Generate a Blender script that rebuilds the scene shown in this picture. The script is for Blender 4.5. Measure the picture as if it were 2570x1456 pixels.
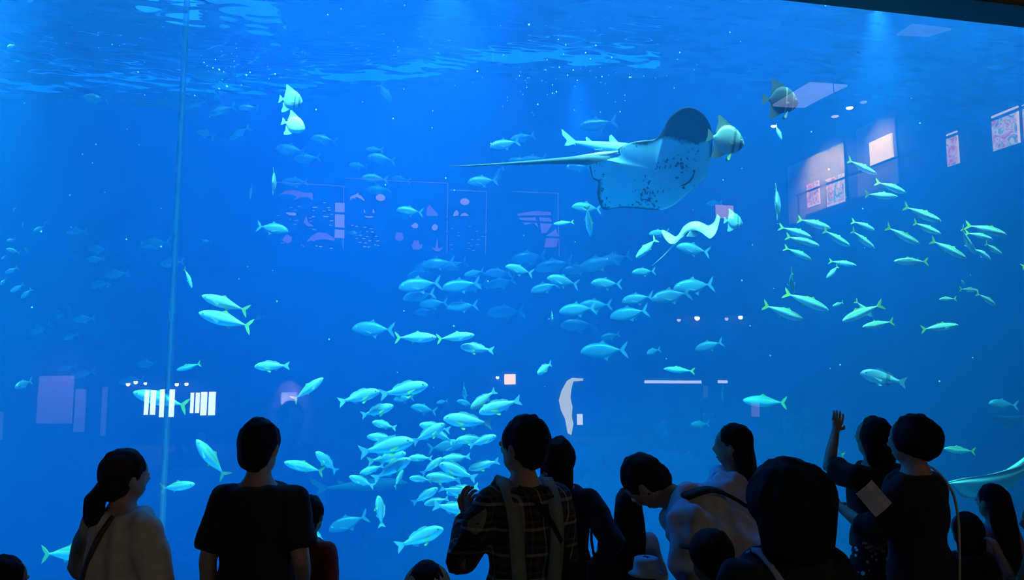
import bpy, bmesh, math, random
from mathutils import Vector, Matrix, noise

for _o in list(bpy.data.objects):
    bpy.data.objects.remove(_o)
SC = bpy.context.scene
COL = SC.collection
PI = math.pi
rad = math.radians

# ------------------------------------------------------------------ camera
F = 1856.0                       # focal length in pixels of the 2570 x 1456 frame
YAW, PIT = rad(12), rad(6)
CAM = Vector((0, 0, 1.95))
A0 = Vector((math.sin(YAW), math.cos(YAW), 0))
RT = Vector((math.cos(YAW), -math.sin(YAW), 0))
ZZ = Vector((0, 0, 1))
AX = A0 * math.cos(PIT) + ZZ * math.sin(PIT)
UPV = ZZ * math.cos(PIT) - A0 * math.sin(PIT)
cd = bpy.data.cameras.new('camera')
cam = bpy.data.objects.new('camera', cd)
COL.objects.link(cam)
cd.sensor_width = 36
cd.lens = 36 * F / 2570
cd.clip_end = 200
cam.location = CAM
cam.rotation_euler = (PI / 2 + PIT, 0, -YAW)
SC.camera = cam

# ------------------------------------------------------------------ world, view
W = bpy.data.worlds.new('dark_hall')
SC.world = W
W.use_nodes = True
W.node_tree.nodes['Background'].inputs[0].default_value = (0.05, 0.09, 0.2, 1)
W.node_tree.nodes['Background'].inputs[1].default_value = 0.02
SC.view_settings.view_transform = 'Standard'
SC.view_settings.look = 'None'
SC.view_settings.exposure = 0.0
SC.view_settings.gamma = 1.0
SC.view_settings.use_curve_mapping = False
cy = SC.cycles
cy.max_bounces = 5
cy.diffuse_bounces = 1
cy.glossy_bounces = 3
cy.transparent_max_bounces = 16
cy.volume_bounces = 0
cy.sample_clamp_indirect = 120
cy.caustics_reflective = False
cy.caustics_refractive = False
cy.use_denoising = True
cy.use_light_tree = False

# ------------------------------------------------------------------ lamps over the tank
SURF = 6.2                       # water level
GV = 4.5                         # inner face of the acrylic window


def aim(o, target):
    d = Vector(target) - o.location
    o.rotation_euler = d.to_track_quat('-Z', 'Y').to_euler()


def spot(name, loc, target, watts, col, deg, blend=0.6, r=0.15):
    l = bpy.data.lights.new(name, 'SPOT')
    l.energy, l.color, l.spot_size, l.spot_blend = watts, col, rad(deg), blend
    l.shadow_soft_size = r
    o = bpy.data.objects.new(name, l)
    COL.objects.link(o)
    o.location = loc
    aim(o, target)
    return o


def area(name, loc, target, watts, col, sx, sy, spread=180):
    l = bpy.data.lights.new(name, 'AREA')
    l.shape = 'RECTANGLE'
    l.energy, l.color, l.size, l.size_y = watts, col, sx, sy
    l.spread = rad(spread)
    o = bpy.data.objects.new(name, l)
    COL.objects.link(o)
    o.location = loc
    aim(o, target)
    return o


CYAN = (0.45, 0.95, 1.0)
BLUE = (0.12, 0.42, 1.0)
WHITE = (0.85, 0.97, 1.0)
# lamp rigs lying at water level
RIG = SURF - 0.06
area('tank_light_bank', (-4.6, 7.6, RIG), (-4.6, 7.6, 0), 300, (0.3, 0.85, 1.0), 2.6, 2.4, 60)
area('tank_light_bank', (0.2, 7.8, RIG), (0.2, 7.8, 0), 205, (0.07, 0.30, 1.0), 3.0, 2.4, 104)
area('tank_light_bank', (3.8, 7.8, RIG), (3.8, 7.8, 0), 55, (0.08, 0.28, 1.0), 3.2, 2.4, 110)
area('tank_light_bank', (-1.5, 10.8, RIG), (-1.5, 10.8, 0), 140, (0.05, 0.30, 1.0), 5.0, 2.0, 80)
spot('tank_lamp', (0.9, 7.4, RIG), (0.7, 7.2, 0), 380, WHITE, 70, 0.9, 0.05)
spot('tank_lamp', (-3.9, 8.4, RIG), (-4.0, 8.0, 0), 420, WHITE, 60, 0.9, 0.05)
spot('tank_lamp', (3.1, 9.9, RIG), (3.1, 9.0, 0), 200, BLUE, 70, 0.9, 0.05)
spot('tank_lamp', (2.98, 9.7, RIG), (2.9, 9.55, 0), 700, (0.8, 0.95, 1.0), 15, 0.8, 0.03)
spot('tank_lamp', (5.75, 7.0, RIG), (5.1, 6.5, 0), 760, (0.9, 0.97, 1.0), 46, 0.9, 0.05)
# added unseen fill light high behind the window's header, turned down on the fish
area('header_fill_light', (1.6, GV + 0.55, 8.3), (1.6, GV + 2.4, 1.6), 2000, (0.46, 0.95, 1.0), 12.5, 0.3, 95)
# added unseen blue fill light at the foot of the window, for fish bellies
area('foot_fill_light', (0.2, GV + 0.5, -1.9), (0.4, GV + 2.6, 2.2), 330, (0.01, 0.27, 1.0), 11.0, 0.3, 110)

# ================================================================== helpers
def ray(px, py):
    return AX + RT * ((px - 1285) / F) + UPV * ((728 - py) / F)


def at(px, py, depth):
    return CAM + ray(px, py) * depth


def onv(px, py, v):
    d = ray(px, py)
    return CAM + d * ((v - CAM.y) / d.y)


def link(name, me, parent=None, mat=None):
    o = bpy.data.objects.new(name, me)
    COL.objects.link(o)
    if parent is not None:
        o.parent = parent
    if mat is not None and me is not None and not me.materials:
        me.materials.append(mat)
    return o


def tag(o, label=None, cat=None, group=None, kind=None):
    if label:
        o['label'] = label
    if cat:
        o['category'] = cat
    if group:
        o['group'] = group
    if kind:
        o['kind'] = kind
    return o


def empty(name, loc=(0, 0, 0), rz=0.0):
    o = bpy.data.objects.new(name, None)
    o.empty_display_size = 0.1
    COL.objects.link(o)
    o.location = loc
    o.rotation_euler = (0, 0, rz)
    return o


class MB:
    """Collects vertices and faces; build() links them as one mesh object."""

    def __init__(s):
        s.v, s.f, s.m = [], [], []

    def add(s, vs, fs, mi=0):
        b = len(s.v)
        s.v += [tuple(p) for p in vs]
        s.f += [tuple(i + b for i in f) for f in fs]
        s.m += [mi] * len(fs)
        return s

    def box(s, c, d, M=None, mi=0):
        x, y, z = d[0] / 2, d[1] / 2, d[2] / 2
        vs = [Vector((a * x, b * y, e * z)) for a in (-1, 1) for b in (-1, 1) for e in (-1, 1)]
        if M is not None:
            vs = [M @ p for p in vs]
        vs = [p + Vector(c) for p in vs]
        return s.add(vs, [(0, 1, 3, 2), (4, 6, 7, 5), (0, 4, 5, 1), (2, 3, 7, 6), (0, 2, 6, 4), (1, 5, 7, 3)], mi)

    def tube(s, pts, rs, n=8, mi=0, cap=True, flat=1.0, up=None):
        """Tube along pts; rs: radius or (ra, rb) per point."""
        pts = [Vector(p) for p in pts]
        rings = []
        prev = None
        for i, p in enumerate(pts):
            t = (pts[min(i + 1, len(pts) - 1)] - pts[max(i - 1, 0)])
            t = t.normalized() if t.length > 1e-9 else Vector((0, 0, 1))
            if prev is None:
                ref = Vector(up) if up is not None else (Vector((1, 0, 0)) if abs(t.x) < 0.9 else Vector((0, 1, 0)))
            else:
                ref = prev
            a = (ref - t * ref.dot(t))
            a = a.normalized() if a.length > 1e-6 else t.orthogonal().normalized()
            b = t.cross(a)
            prev = a
            r = rs[i] if isinstance(rs, (list, tuple)) else rs
            ra, rb = r if isinstance(r, (list, tuple)) else (r, r * flat)
            rings.append([p + a * (ra * math.cos(2 * PI * k / n)) + b * (rb * math.sin(2 * PI * k / n)) for k in range(n)])
        vs = [p for r in rings for p in r]
        fs = []
        for i in range(len(rings) - 1):
            for k in range(n):
                fs.append((i * n + k, i * n + (k + 1) % n, (i + 1) * n + (k + 1) % n, (i + 1) * n + k))
        if cap:
            fs.append(tuple(range(n - 1, -1, -1)))
            fs.append(tuple(range((len(rings) - 1) * n, len(rings) * n)))
        return s.add(vs, fs, mi)

    def ball(s, c, r, nu=10, nv=7, mi=0, M=None):
        c = Vector(c)
        r = Vector(r) if isinstance(r, (list, tuple)) else Vector((r, r, r))
        vs, fs = [], []
        for j in range(1, nv):
            t = PI * j / nv
            for i in range(nu):
                a = 2 * PI * i / nu
                vs.append(Vector((r.x * math.sin(t) * math.cos(a), r.y * math.sin(t) * math.sin(a), r.z * math.cos(t))))
        vs += [Vector((0, 0, r.z)), Vector((0, 0, -r.z))]
        if M is not None:
            vs = [M @ p for p in vs]
        vs = [p + c for p in vs]
        T, B = len(vs) - 2, len(vs) - 1
        for i in range(nu):
            k = (i + 1) % nu
            fs.append((T, i, k))
            for j in range(nv - 2):
                fs.append((j * nu + i, (j + 1) * nu + i, (j + 1) * nu + k, j * nu + k))
            fs.append((B, (nv - 2) * nu + k, (nv - 2) * nu + i))
        return s.add(vs, fs, mi)

    def slab(s, poly, t, place, mi=0):
        """A 2-D outline given thickness t; place(x, y, h) -> 3-D."""
        n = len(poly)
        vs = [place(x, y, t / 2) for x, y in poly] + [place(x, y, -t / 2) for x, y in poly]
        fs = [tuple(range(n)), tuple(range(2 * n - 1, n - 1, -1))]
        fs += [(i, i + n, (i + 1) % n + n, (i + 1) % n) for i in range(n)]
        return s.add(vs, fs, mi)

    def mesh(s, name, smooth=False):
        me = bpy.data.meshes.new(name)
        me.from_pydata([tuple(p) for p in s.v], [], s.f)
        for p, mi in zip(me.polygons, s.m):
            p.material_index = mi
            p.use_smooth = smooth
        me.update()
        return me

    def build(s, name, mat, parent=None, smooth=False):
        me = s.mesh(name, smooth)
        for m in (mat if isinstance(mat, (list, tuple)) else [mat]):
            me.materials.append(m)
        return link(name, me, parent)


# ------------------------------------------------------------------ materials
MATS = {}


def new_mat(name):
    m = bpy.data.materials.new(name)
    m.use_nodes = True
    nt = m.node_tree
    return m, nt, nt.nodes, nt.links, nt.nodes['Principled BSDF']


def mat(name, col, rough=0.7, metal=0.0, vary=0.12, scale=12.0, bump=0.0, spec=0.5, emit=None, estr=0.0):
    if name in MATS:
        return MATS[name]
    m, nt, N, L, P = new_mat(name)
    P.inputs['Roughness'].default_value = rough
    P.inputs['Metallic'].default_value = metal
    P.inputs['Specular IOR Level'].default_value = spec
    tc = N.new('ShaderNodeTexCoord')
    ns = N.new('ShaderNodeTexNoise')
    ns.inputs['Scale'].default_value = scale
    ns.inputs['Detail'].default_value = 3
    L.new(tc.outputs['Object'], ns.inputs['Vector'])
    r = N.new('ShaderNodeValToRGB')
    r.color_ramp.elements[0].position, r.color_ramp.elements[1].position = 0.3, 0.7
    r.color_ramp.elements[0].color = tuple(c * (1 - vary) for c in col) + (1,)
    r.color_ramp.elements[1].color = tuple(min(1, c * (1 + vary)) for c in col) + (1,)
    L.new(ns.outputs['Fac'], r.inputs['Fac'])
    L.new(r.outputs['Color'], P.inputs['Base Color'])
    if bump:
        b = N.new('ShaderNodeBump')
        b.inputs['Strength'].default_value = bump
        b.inputs['Distance'].default_value = 0.02
        L.new(ns.outputs['Fac'], b.inputs['Height'])
        L.new(b.outputs['Normal'], P.inputs['Normal'])
    if emit:
        P.inputs['Emission Color'].default_value = tuple(emit) + (1,)
        P.inputs['Emission Strength'].default_value = estr
    MATS[name] = m
    return m


def lamp_mat(name, col, strength):
    if name in MATS:
        return MATS[name]
    m, nt, N, L, P = new_mat(name)
    P.inputs['Base Color'].default_value = (0.8, 0.8, 0.8, 1)
    P.inputs['Emission Color'].default_value = tuple(col) + (1,)
    P.inputs['Emission Strength'].default_value = strength
    MATS[name] = m
    return m


# ================================================================== the setting
M_wall = mat('hall_wall_paint', (0.015, 0.02, 0.035), 0.8, scale=3)
M_floor = mat('hall_carpet', (0.02, 0.022, 0.03), 0.9, scale=30)
M_ceil = mat('hall_ceiling_paint', (0.012, 0.014, 0.02), 0.9, scale=2)
M_frame = mat('window_frame_black', (0.01, 0.01, 0.012), 0.5)
M_tank = mat('tank_wall_blue_paint', (0.012, 0.06, 0.17), 0.85, vary=0.25, scale=0.9)
M_rock = mat('tank_floor_sand', (0.25, 0.33, 0.36), 0.9, vary=0.2, scale=4)

HU0, HU1, HV0, HZ = -12.0, 13.3, -12.0, 9.6
T = 0.3


def struct(name, o):
    tag(o, kind='structure')
    return o


def wallbox(name, lo, hi, m):
    c = [(a + b) / 2 for a, b in zip(lo, hi)]
    d = [b - a for a, b in zip(lo, hi)]
    return struct(name, MB().box(c, d).build(name, m))


wallbox('floor', (HU0, HV0, -0.2), (HU1, GV, 0), M_floor)
wallbox('ceiling', (HU0, HV0, HZ), (HU1, GV + T, HZ + 0.2), M_ceil)
wallbox('wall_back', (HU0 - T, HV0 - T, -0.2), (HU1 + T, HV0, HZ), M_wall)
wallbox('wall_right', (HU1, HV0, -0.2), (HU1 + T, GV + T, HZ), M_wall)
wallbox('wall_left', (HU0 - T, HV0, -0.2), (HU0, GV + T, HZ), M_wall)
# the tank front around the acrylic window
WU0, WU1, WZ0, WZ1 = -9.0, 9.5, 0.35, 4.72
fr = MB()
fr.box(((HU0 + WU0) / 2, GV + T / 2, HZ / 2), (WU0 - HU0, T, HZ))
fr.box(((HU1 + WU1) / 2, GV + T / 2, HZ / 2), (HU1 - WU1, T, HZ))
fr.box(((WU0 + WU1) / 2, GV + T / 2, (HZ + WZ1) / 2), (WU1 - WU0, T, HZ - WZ1))
fr.box(((HU0 + HU1) / 2, GV + T / 2, (WZ0 - 2.4) / 2), (HU1 - HU0, T, WZ0 + 2.4))
struct('wall_front', fr.build('wall_front', M_frame))

# acrylic panes, butted at one vertical bonded joint
def glass_mat():
    m, nt, N, L, P = new_mat('acrylic')
    N.remove(P)
    out = N['Material Output']
    tr = N.new('ShaderNodeBsdfTransparent')
    tr.inputs['Color'].default_value = (0.97, 0.99, 1, 1)
    gl = N.new('ShaderNodeBsdfGlossy')
    gl.inputs['Roughness'].default_value = 0.0
    fz = N.new('ShaderNodeFresnel')
    fz.inputs['IOR'].default_value = 1.72
    ge = N.new('ShaderNodeNewGeometry')
    mul = N.new('ShaderNodeMath')
    mul.operation = 'SUBTRACT'
    mul.use_clamp = True
    L.new(fz.outputs[0], mul.inputs[0])
    L.new(ge.outputs['Backfacing'], mul.inputs[1])
    mx = N.new('ShaderNodeMixShader')
    L.new(mul.outputs[0], mx.inputs[0])
    L.new(tr.outputs[0], mx.inputs[1])
    L.new(gl.outputs[0], mx.inputs[2])
    L.new(mx.outputs[0], out.inputs['Surface'])
    return m


M_glass = glass_mat()


def pane_slab(a, b):
    """A thick acrylic slab whose hall face undulates by a fraction of a millimetre, as cast acrylic does."""
    m = MB()
    nx, nz = int((b - a) * 9), 40
    vs, fs = [], []
    for j in range(nz + 1):
        for i in range(nx + 1):
            x, z = a + (b - a) * i / nx, WZ0 + (WZ1 - WZ0) * j / nz
            vs.append((x, GV - 0.055 + 0.00035 * noise.noise(Vector((x * 2.6, z * 2.0, 3))), z))
    for j in range(nz):
        for i in range(nx):
            k = j * (nx + 1) + i
            fs.append((k, k + 1, k + nx + 2, k + nx + 1))
    m.add(vs, fs)
    y0, y1 = GV - 0.055, GV - 0.005
    q = [(a, y0, WZ0), (b, y0, WZ0), (b, y0, WZ1), (a, y0, WZ1), (a, y1, WZ0), (b, y1, WZ0), (b, y1, WZ1), (a, y1, WZ1)]
    m.add(q, [(4, 7, 6, 5), (0, 4, 5, 1), (3, 2, 6, 7), (0, 3, 7, 4), (1, 5, 6, 2)])
    return m


JU = -1.01
for i, (a, b) in enumerate(((WU0, JU - 0.012), (JU + 0.012, WU1))):
    n = 'window_%d' % (i + 1)
    # the hall-side face only carries the reflection; both faces belong to one thick slab
    o = pane_slab(a, b).build(n, M_glass, smooth=True)
    struct(n, o)
    tag(o, ['clear acrylic tank window left of the vertical joint', 'wide clear acrylic tank window right of the vertical joint'][i])
def joint_mat():
    m, nt, N, L, P = new_mat('bonded_joint_resin')
    N.remove(P)
    tr = N.new('ShaderNodeBsdfTransparent')
    tr.inputs['Color'].default_value = (0.98, 1, 1, 1)
    tl = N.new('ShaderNodeBsdfTranslucent')
    tl.inputs['Color'].default_value = (0.95, 0.97, 1, 1)
    mx = N.new('ShaderNodeMixShader')
    mx.inputs[0].default_value = 0.35
    L.new(tr.outputs[0], mx.inputs[1])
    L.new(tl.outputs[0], mx.inputs[2])
    L.new(mx.outputs[0], N['Material Output'].inputs['Surface'])
    return m


M_joint = joint_mat()
jo = MB().box((JU, GV - 0.03, (WZ0 + WZ1) / 2), (0.022, 0.05, WZ1 - WZ0)).build('trim_1', M_joint)
tag(jo, 'thin pale blue bonded joint running down between acrylic window panes', kind='structure')

# tank shell
BACK = [(-11, 13.2), (-6, 13.0), (-1.6, 12.3), (1.9, 10.3), (4.3, 9.85), (8, 10.2), (13, 11.0)]
TU0, TU1 = -11.0, 13.0
bw = MB()
for z0, z1 in ((-2.4, HZ),):
    for (a, b) in zip(BACK[:-1], BACK[1:]):
        pts = [(a[0], a[1], z0), (b[0], b[1], z0), (b[0], b[1], z1), (a[0], a[1], z1)]
        pts += [(x, y + 0.25, z) for x, y, z in pts]
        bw.add(pts, [(0, 1, 2, 3), (7, 6, 5, 4), (0, 4, 5, 1), (3, 2, 6, 7), (0, 3, 7, 4), (1, 5, 6, 2)])
struct('wall_tank_back', bw.build('wall_tank_back', M_tank))
wallbox('wall_tank_left', (TU0 - 0.3, GV, -2.4), (TU0, 13.4, HZ), M_tank)
wallbox('wall_tank_right', (TU1, GV, -2.4), (TU1 + 0.3, 11.4, HZ), M_tank)
wallbox('ceiling_tank', (TU0, GV + T, HZ), (TU1, 13.4, HZ + 0.2), M_ceil)
wallbox('floor_tank', (TU0, GV, -2.4), (TU1, 13.4, -2.2), M_rock)


def water_volume():
    m, nt, N, L, P = new_mat('tank_water')
    N.remove(P)
    out = N['Material Output']
    sc = N.new('ShaderNodeVolumeScatter')
    sc.inputs['Color'].default_value = (0.035, 0.26, 1.0, 1)
    sc.inputs['Density'].default_value = 0.108
    sc.inputs['Anisotropy'].default_value = 0.1
    ab = N.new('ShaderNodeVolumeAbsorption')
    ab.inputs['Color'].default_value = (0.0, 0.80, 0.96, 1)
    ab.inputs['Density'].default_value = 0.36
    ad = N.new('ShaderNodeAddShader')
    L.new(sc.outputs[0], ad.inputs[0])
    L.new(ab.outputs[0], ad.inputs[1])
    L.new(ad.outputs[0], out.inputs['Volume'])
    return m


M_water = water_volume()
poly = [(TU0 + 0.02, GV + 0.02), (TU1 - 0.02, GV + 0.02)] + [(min(max(x, TU0 + 0.02), TU1 - 0.02), y + 0.1) for x, y in reversed(BACK)]
wv = MB()
n = len(poly)
wv.add([(x, y, -2.25) for x, y in poly] + [(x, y, SURF + 0.05) for x, y in poly],
       [tuple(range(n - 1, -1, -1)), tuple(range(n, 2 * n))] + [(i, (i + 1) % n, (i + 1) % n + n, i + n) for i in range(n)])
wo = wv.build('water', M_water)
tag(wo, 'clear blue sea water filling the whole aquarium tank', 'water', kind='structure')


def surface_mat():
    m, nt, N, L, P = new_mat('water_surface')
    N.remove(P)
    out = N['Material Output']
    gl = N.new('ShaderNodeBsdfGlossy')
    gl.inputs['Roughness'].default_value = 0.03
    gl.inputs['Color'].default_value = (0.9, 0.95, 1, 1)
    rf = N.new('ShaderNodeBsdfRefraction')
    rf.inputs['IOR'].default_value = 1.08
    rf.inputs['Roughness'].default_value = 0.0
    m0 = N.new('ShaderNodeMixShader')
    m0.inputs[0].default_value = 0.5
    L.new(gl.outputs[0], m0.inputs[1])
    L.new(rf.outputs[0], m0.inputs[2])
    L.new(m0.outputs[0], out.inputs['Surface'])
    return m


def water_surface():
    nx, ny = 300, 300
    vs, fs = [], []
    for j in range(ny + 1):
        for i in range(nx + 1):
            x = TU0 + (TU1 - TU0) * i / nx
            y = 6.5 + (13.3 - 6.5) * j / ny
            z = 0.05 * noise.noise(Vector((x * 0.8, y * 1.3, 0))) + 0.035 * noise.noise(Vector((x * 2.1, y * 3.0, 4))) + 0.02 * noise.noise(Vector((x * 3.2, y * 8.0, 9)))
            vs.append((x, y, SURF + z))
    for j in range(ny):
        for i in range(nx):
            a = j * (nx + 1) + i
            fs.append((a, a + 1, a + nx + 2, a + nx + 1))
    o = MB().add(vs, fs).build('water_surface', surface_mat(), smooth=True)
    tag(o, 'rippling underside of the water surface at the top of the tank', 'water', kind='structure')


water_surface()

# ================================================================== fish
def lerp_profile(prof, x):
    """prof: [(x, top, bottom, halfwidth)] from tail to nose, smooth interpolation."""
    for a, b in zip(prof[:-1], prof[1:]):
        if a[0] <= x <= b[0]:
            t = (x - a[0]) / (b[0] - a[0])
            i = prof.index(a)
            p0 = prof[max(i - 1, 0)]
            p3 = prof[min(i + 2, len(prof) - 1)]
            out = []
            for k in (1, 2, 3):
                m0 = (b[k] - p0[k]) / (b[0] - p0[0]) * (b[0] - a[0])
                m1 = (p3[k] - a[k]) / (p3[0] - a[0]) * (b[0] - a[0])
                h = (2 * t ** 3 - 3 * t ** 2 + 1) * a[k] + (t ** 3 - 2 * t ** 2 + t) * m0 + (-2 * t ** 3 + 3 * t ** 2) * b[k] + (t ** 3 - t ** 2) * m1
                out.append(h)
            return out
    return list(prof[-1][1:] if x > prof[-1][0] else prof[0][1:])


def fish_body(prof, bend, rings=15, n=10):
    x0, x1 = prof[0][0], prof[-1][0]
    m = MB()
    vs, fs = [], []
    for i in range(rings):
        s = i / (rings - 1)
        x = x0 + (x1 - x0) * (s if s < 0.5 else 0.5 + 0.5 * (1 - (1 - (s - 0.5) * 2) ** 1.5))
        tp, bt, w = lerp_profile(prof, x)
        mid, h = (tp + bt) / 2, max((tp - bt) / 2, 0.002)
        w = max(w, 0.0015)
        for k in range(n):
            a = 2 * PI * k / n
            c, sn = math.cos(a), math.sin(a)
            vs.append(Vector((x, w * math.copysign(abs(c) ** 1.15, c) + bend(x), mid + h * sn)))
    for i in range(rings - 1):
        for k in range(n):
            fs.append((i * n + k, i * n + (k + 1) % n, (i + 1) * n + (k + 1) % n, (i + 1) * n + k))
    fs.append(tuple(range(n - 1, -1, -1)))
    fs.append(tuple(range((rings - 1) * n, rings * n)))
    m.add(vs, fs)
    return m


def fin(poly, bend, t=0.008):
    return MB().slab(poly, t, lambda x, z, h: (x, h + bend(x), z))


def side_fin(root, tip_a, tip_b, side, bend, t=0.006):
    """A paired fin: from root (x, y, z) two outer corners."""
    r, a, b = Vector(root), Vector(tip_a), Vector(tip_b)
    r2 = r + (b - a) * 0.25
    pts = [r, a, b * 0.55 + a * 0.45 + (a - r) * 0.12, b, r2]
    pts = [Vector((p.x, side * p.y + bend(p.x), p.z)) for p in pts]
    nrm = (pts[1] - pts[0]).cross(pts[3] - pts[0]).normalized() * t / 2
    m = MB()
    n = len(pts)
    m.add([p + nrm for p in pts] + [p - nrm for p in pts],
          [tuple(range(n)), tuple(range(2 * n - 1, n - 1, -1))] + [(i, i + n, (i + 1) % n + n, (i + 1) % n) for i in range(n)])
    return m


def fish_skin(name, back, flank, belly, stripe=None, rough=0.33, metal=0.35, bars=None, scales=70):
    """Skin that runs from back colour to belly colour over the body's own height."""
    m, nt, N, L, P = new_mat(name)
    P.inputs['Roughness'].default_value = rough
    P.inputs['Metallic'].default_value = metal
    tc = N.new('ShaderNodeTexCoord')
    sx = N.new('ShaderNodeSeparateXYZ')
    L.new(tc.outputs['Generated'], sx.inputs[0])
    r = N.new('ShaderNodeValToRGB')
    e = r.color_ramp.elements
    e[0].position, e[0].color = 0.12, tuple(belly) + (1,)
    e[1].position, e[1].color = 0.92, tuple(back) + (1,)
    k = e.new(0.5)
    k.color = tuple(flank) + (1,)
    if stripe:
        for p_, c_ in ((0.60, flank), (0.645, stripe), (0.70, stripe), (0.75, back)):
            q = e.new(p_)
            q.color = tuple(c_) + (1,)
    L.new(sx.outputs['Z'], r.inputs['Fac'])
    col = r.outputs['Color']
    if bars:
        # dark upright bands at fixed places along the body
        r2 = N.new('ShaderNodeValToRGB')
        r2.color_ramp.interpolation = 'EASE'
        els = r2.color_ramp.elements
        els[0].position, els[0].color = 0.0, (1, 1, 1, 1)
        els[1].position, els[1].color = 1.0, (1, 1, 1, 1)
        for x, w, v in bars:
            for p_, c_ in ((x - w, 1), (x - w * 0.6, v), (x + w * 0.6, v), (x + w, 1)):
                q = els.new(min(max(p_, 0.001), 0.999))
                q.color = (c_, c_, c_, 1)
        L.new(sx.outputs['X'], r2.inputs['Fac'])
        mu = N.new('ShaderNodeMix')
        mu.data_type = 'RGBA'
        mu.blend_type = 'MULTIPLY'
        mu.inputs[0].default_value = 1.0
        L.new(col, mu.inputs[6])
        L.new(r2.outputs['Color'], mu.inputs[7])
        col = mu.outputs[2]
    L.new(col, P.inputs['Base Color'])
    vo = N.new('ShaderNodeTexVoronoi')
    vo.inputs['Scale'].default_value = scales
    L.new(tc.outputs['Object'], vo.inputs['Vector'])
    b = N.new('ShaderNodeBump')
    b.inputs['Strength'].default_value = 0.12
    b.inputs['Distance'].default_value = 0.01
    L.new(vo.outputs['Distance'], b.inputs['Height'])
    L.new(b.outputs['Normal'], P.inputs['Normal'])
    return m


def fin_skin(name, col, rough=0.5, alpha=0.0):
    m, nt, N, L, P = new_mat(name)
    P.inputs['Roughness'].default_value = rough
    tc = N.new('ShaderNodeTexCoord')
    wv = N.new('ShaderNodeTexWave')
    wv.inputs['Scale'].default_value = 26
    wv.inputs['Distortion'].default_value = 1.0
    L.new(tc.outputs['Object'], wv.inputs['Vector'])
    r = N.new('ShaderNodeValToRGB')
    r.color_ramp.elements[0].color = tuple(c * 0.8 for c in col) + (1,)
    r.color_ramp.elements[1].color = tuple(col) + (1,)
    L.new(wv.outputs['Fac'], r.inputs['Fac'])
    L.new(r.outputs['Color'], P.inputs['Base Color'])
    P.inputs['Transmission Weight'].default_value = 0.0
    return m


M_eye = [mat('fish_eye_iris', (0.75, 0.75, 0.6), 0.2), mat('fish_eye_pupil', (0.005, 0.005, 0.008), 0.1)]
SILVER, PALE = (0.62, 0.66, 0.62), (0.80, 0.84, 0.84)
SPEC = {}


def species(key, name, cat, prof, fins, pair, eye, mats, widths=None):
    SPEC[key] = dict(name=name, cat=cat, prof=prof, fins=fins, pair=pair, eye=eye, mats=mats, cache={})


# x runs from the tail tip (-0.5) to the nose (0.5); everything in body lengths
species('scad', 'yellowtail_scad', 'fish',
        [(-0.36, 0.014, -0.014, 0.012), (-0.28, 0.03, -0.032, 0.022), (-0.1, 0.078, -0.08, 0.05), (0.1, 0.102, -0.105, 0.062),
         (0.28, 0.092, -0.09, 0.058), (0.40, 0.062, -0.06, 0.042), (0.47, 0.03, -0.034, 0.022), (0.5, 0.004, -0.012, 0.006)],
        {'tail_fin': [(-0.33, 0.0), (-0.37, 0.025), (-0.44, 0.085), (-0.5, 0.125), (-0.485, 0.07), (-0.435, 0.0), (-0.485, -0.07), (-0.5, -0.125), (-0.44, -0.085), (-0.37, -0.025)],
         'dorsal_fin': [(0.16, 0.095), (0.10, 0.145), (0.06, 0.12), (0.03, 0.105), (-0.02, 0.118), (-0.08, 0.09), (-0.28, 0.034), (-0.28, 0.02), (0.0, 0.07)],
         'anal_fin': [(0.0, -0.08), (-0.05, -0.125), (-0.09, -0.09), (-0.28, -0.036), (-0.28, -0.02), (-0.05, -0.06)]},
        [((0.24, 0.055, -0.02), (0.10, 0.10, -0.03), (0.11, 0.095, -0.06))], (0.42, 0.036, 0.012, 0.017),
        (fish_skin('scad_skin', (0.22, 0.32, 0.24), (0.62, 0.70, 0.68), (0.85, 0.88, 0.86), stripe=(0.62, 0.60, 0.16), metal=0.1),
         fin_skin('scad_yellow_fin', (0.78, 0.72, 0.08)), fin_skin('scad_pale_fin', (0.55, 0.62, 0.5))))
species('jack', 'amberjack', 'fish',
        [(-0.36, 0.016, -0.016, 0.014), (-0.27, 0.034, -0.036, 0.026), (-0.08, 0.095, -0.10, 0.06), (0.1, 0.125, -0.13, 0.075),
         (0.28, 0.105, -0.115, 0.07), (0.40, 0.065, -0.085, 0.05), (0.47, 0.03, -0.05, 0.028), (0.5, 0.0, -0.02, 0.008)],
        {'tail_fin': [(-0.33, 0.0), (-0.37, 0.028), (-0.43, 0.10), (-0.5, 0.15), (-0.475, 0.07), (-0.43, 0.0), (-0.475, -0.07), (-0.5, -0.15), (-0.43, -0.10), (-0.37, -0.028)],
         'dorsal_fin': [(0.12, 0.12), (0.05, 0.16), (0.0, 0.125), (-0.26, 0.04), (-0.26, 0.025), (0.0, 0.09)],
         'anal_fin': [(-0.02, -0.105), (-0.08, -0.15), (-0.11, -0.1), (-0.26, -0.045), (-0.26, -0.025), (-0.05, -0.08)]},
        [((0.24, 0.066, -0.03), (0.09, 0.11, -0.05), (0.11, 0.10, -0.09))], (0.41, 0.045, 0.0, 0.019),
        (fish_skin('jack_skin', (0.30, 0.40, 0.30), (0.66, 0.74, 0.70), (0.86, 0.88, 0.88), stripe=(0.7, 0.68, 0.2), metal=0.1),
         fin_skin('jack_yellow_fin', (0.78, 0.74, 0.15)), fin_skin('jack_pale_fin', (0.6, 0.68, 0.6))))
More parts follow.
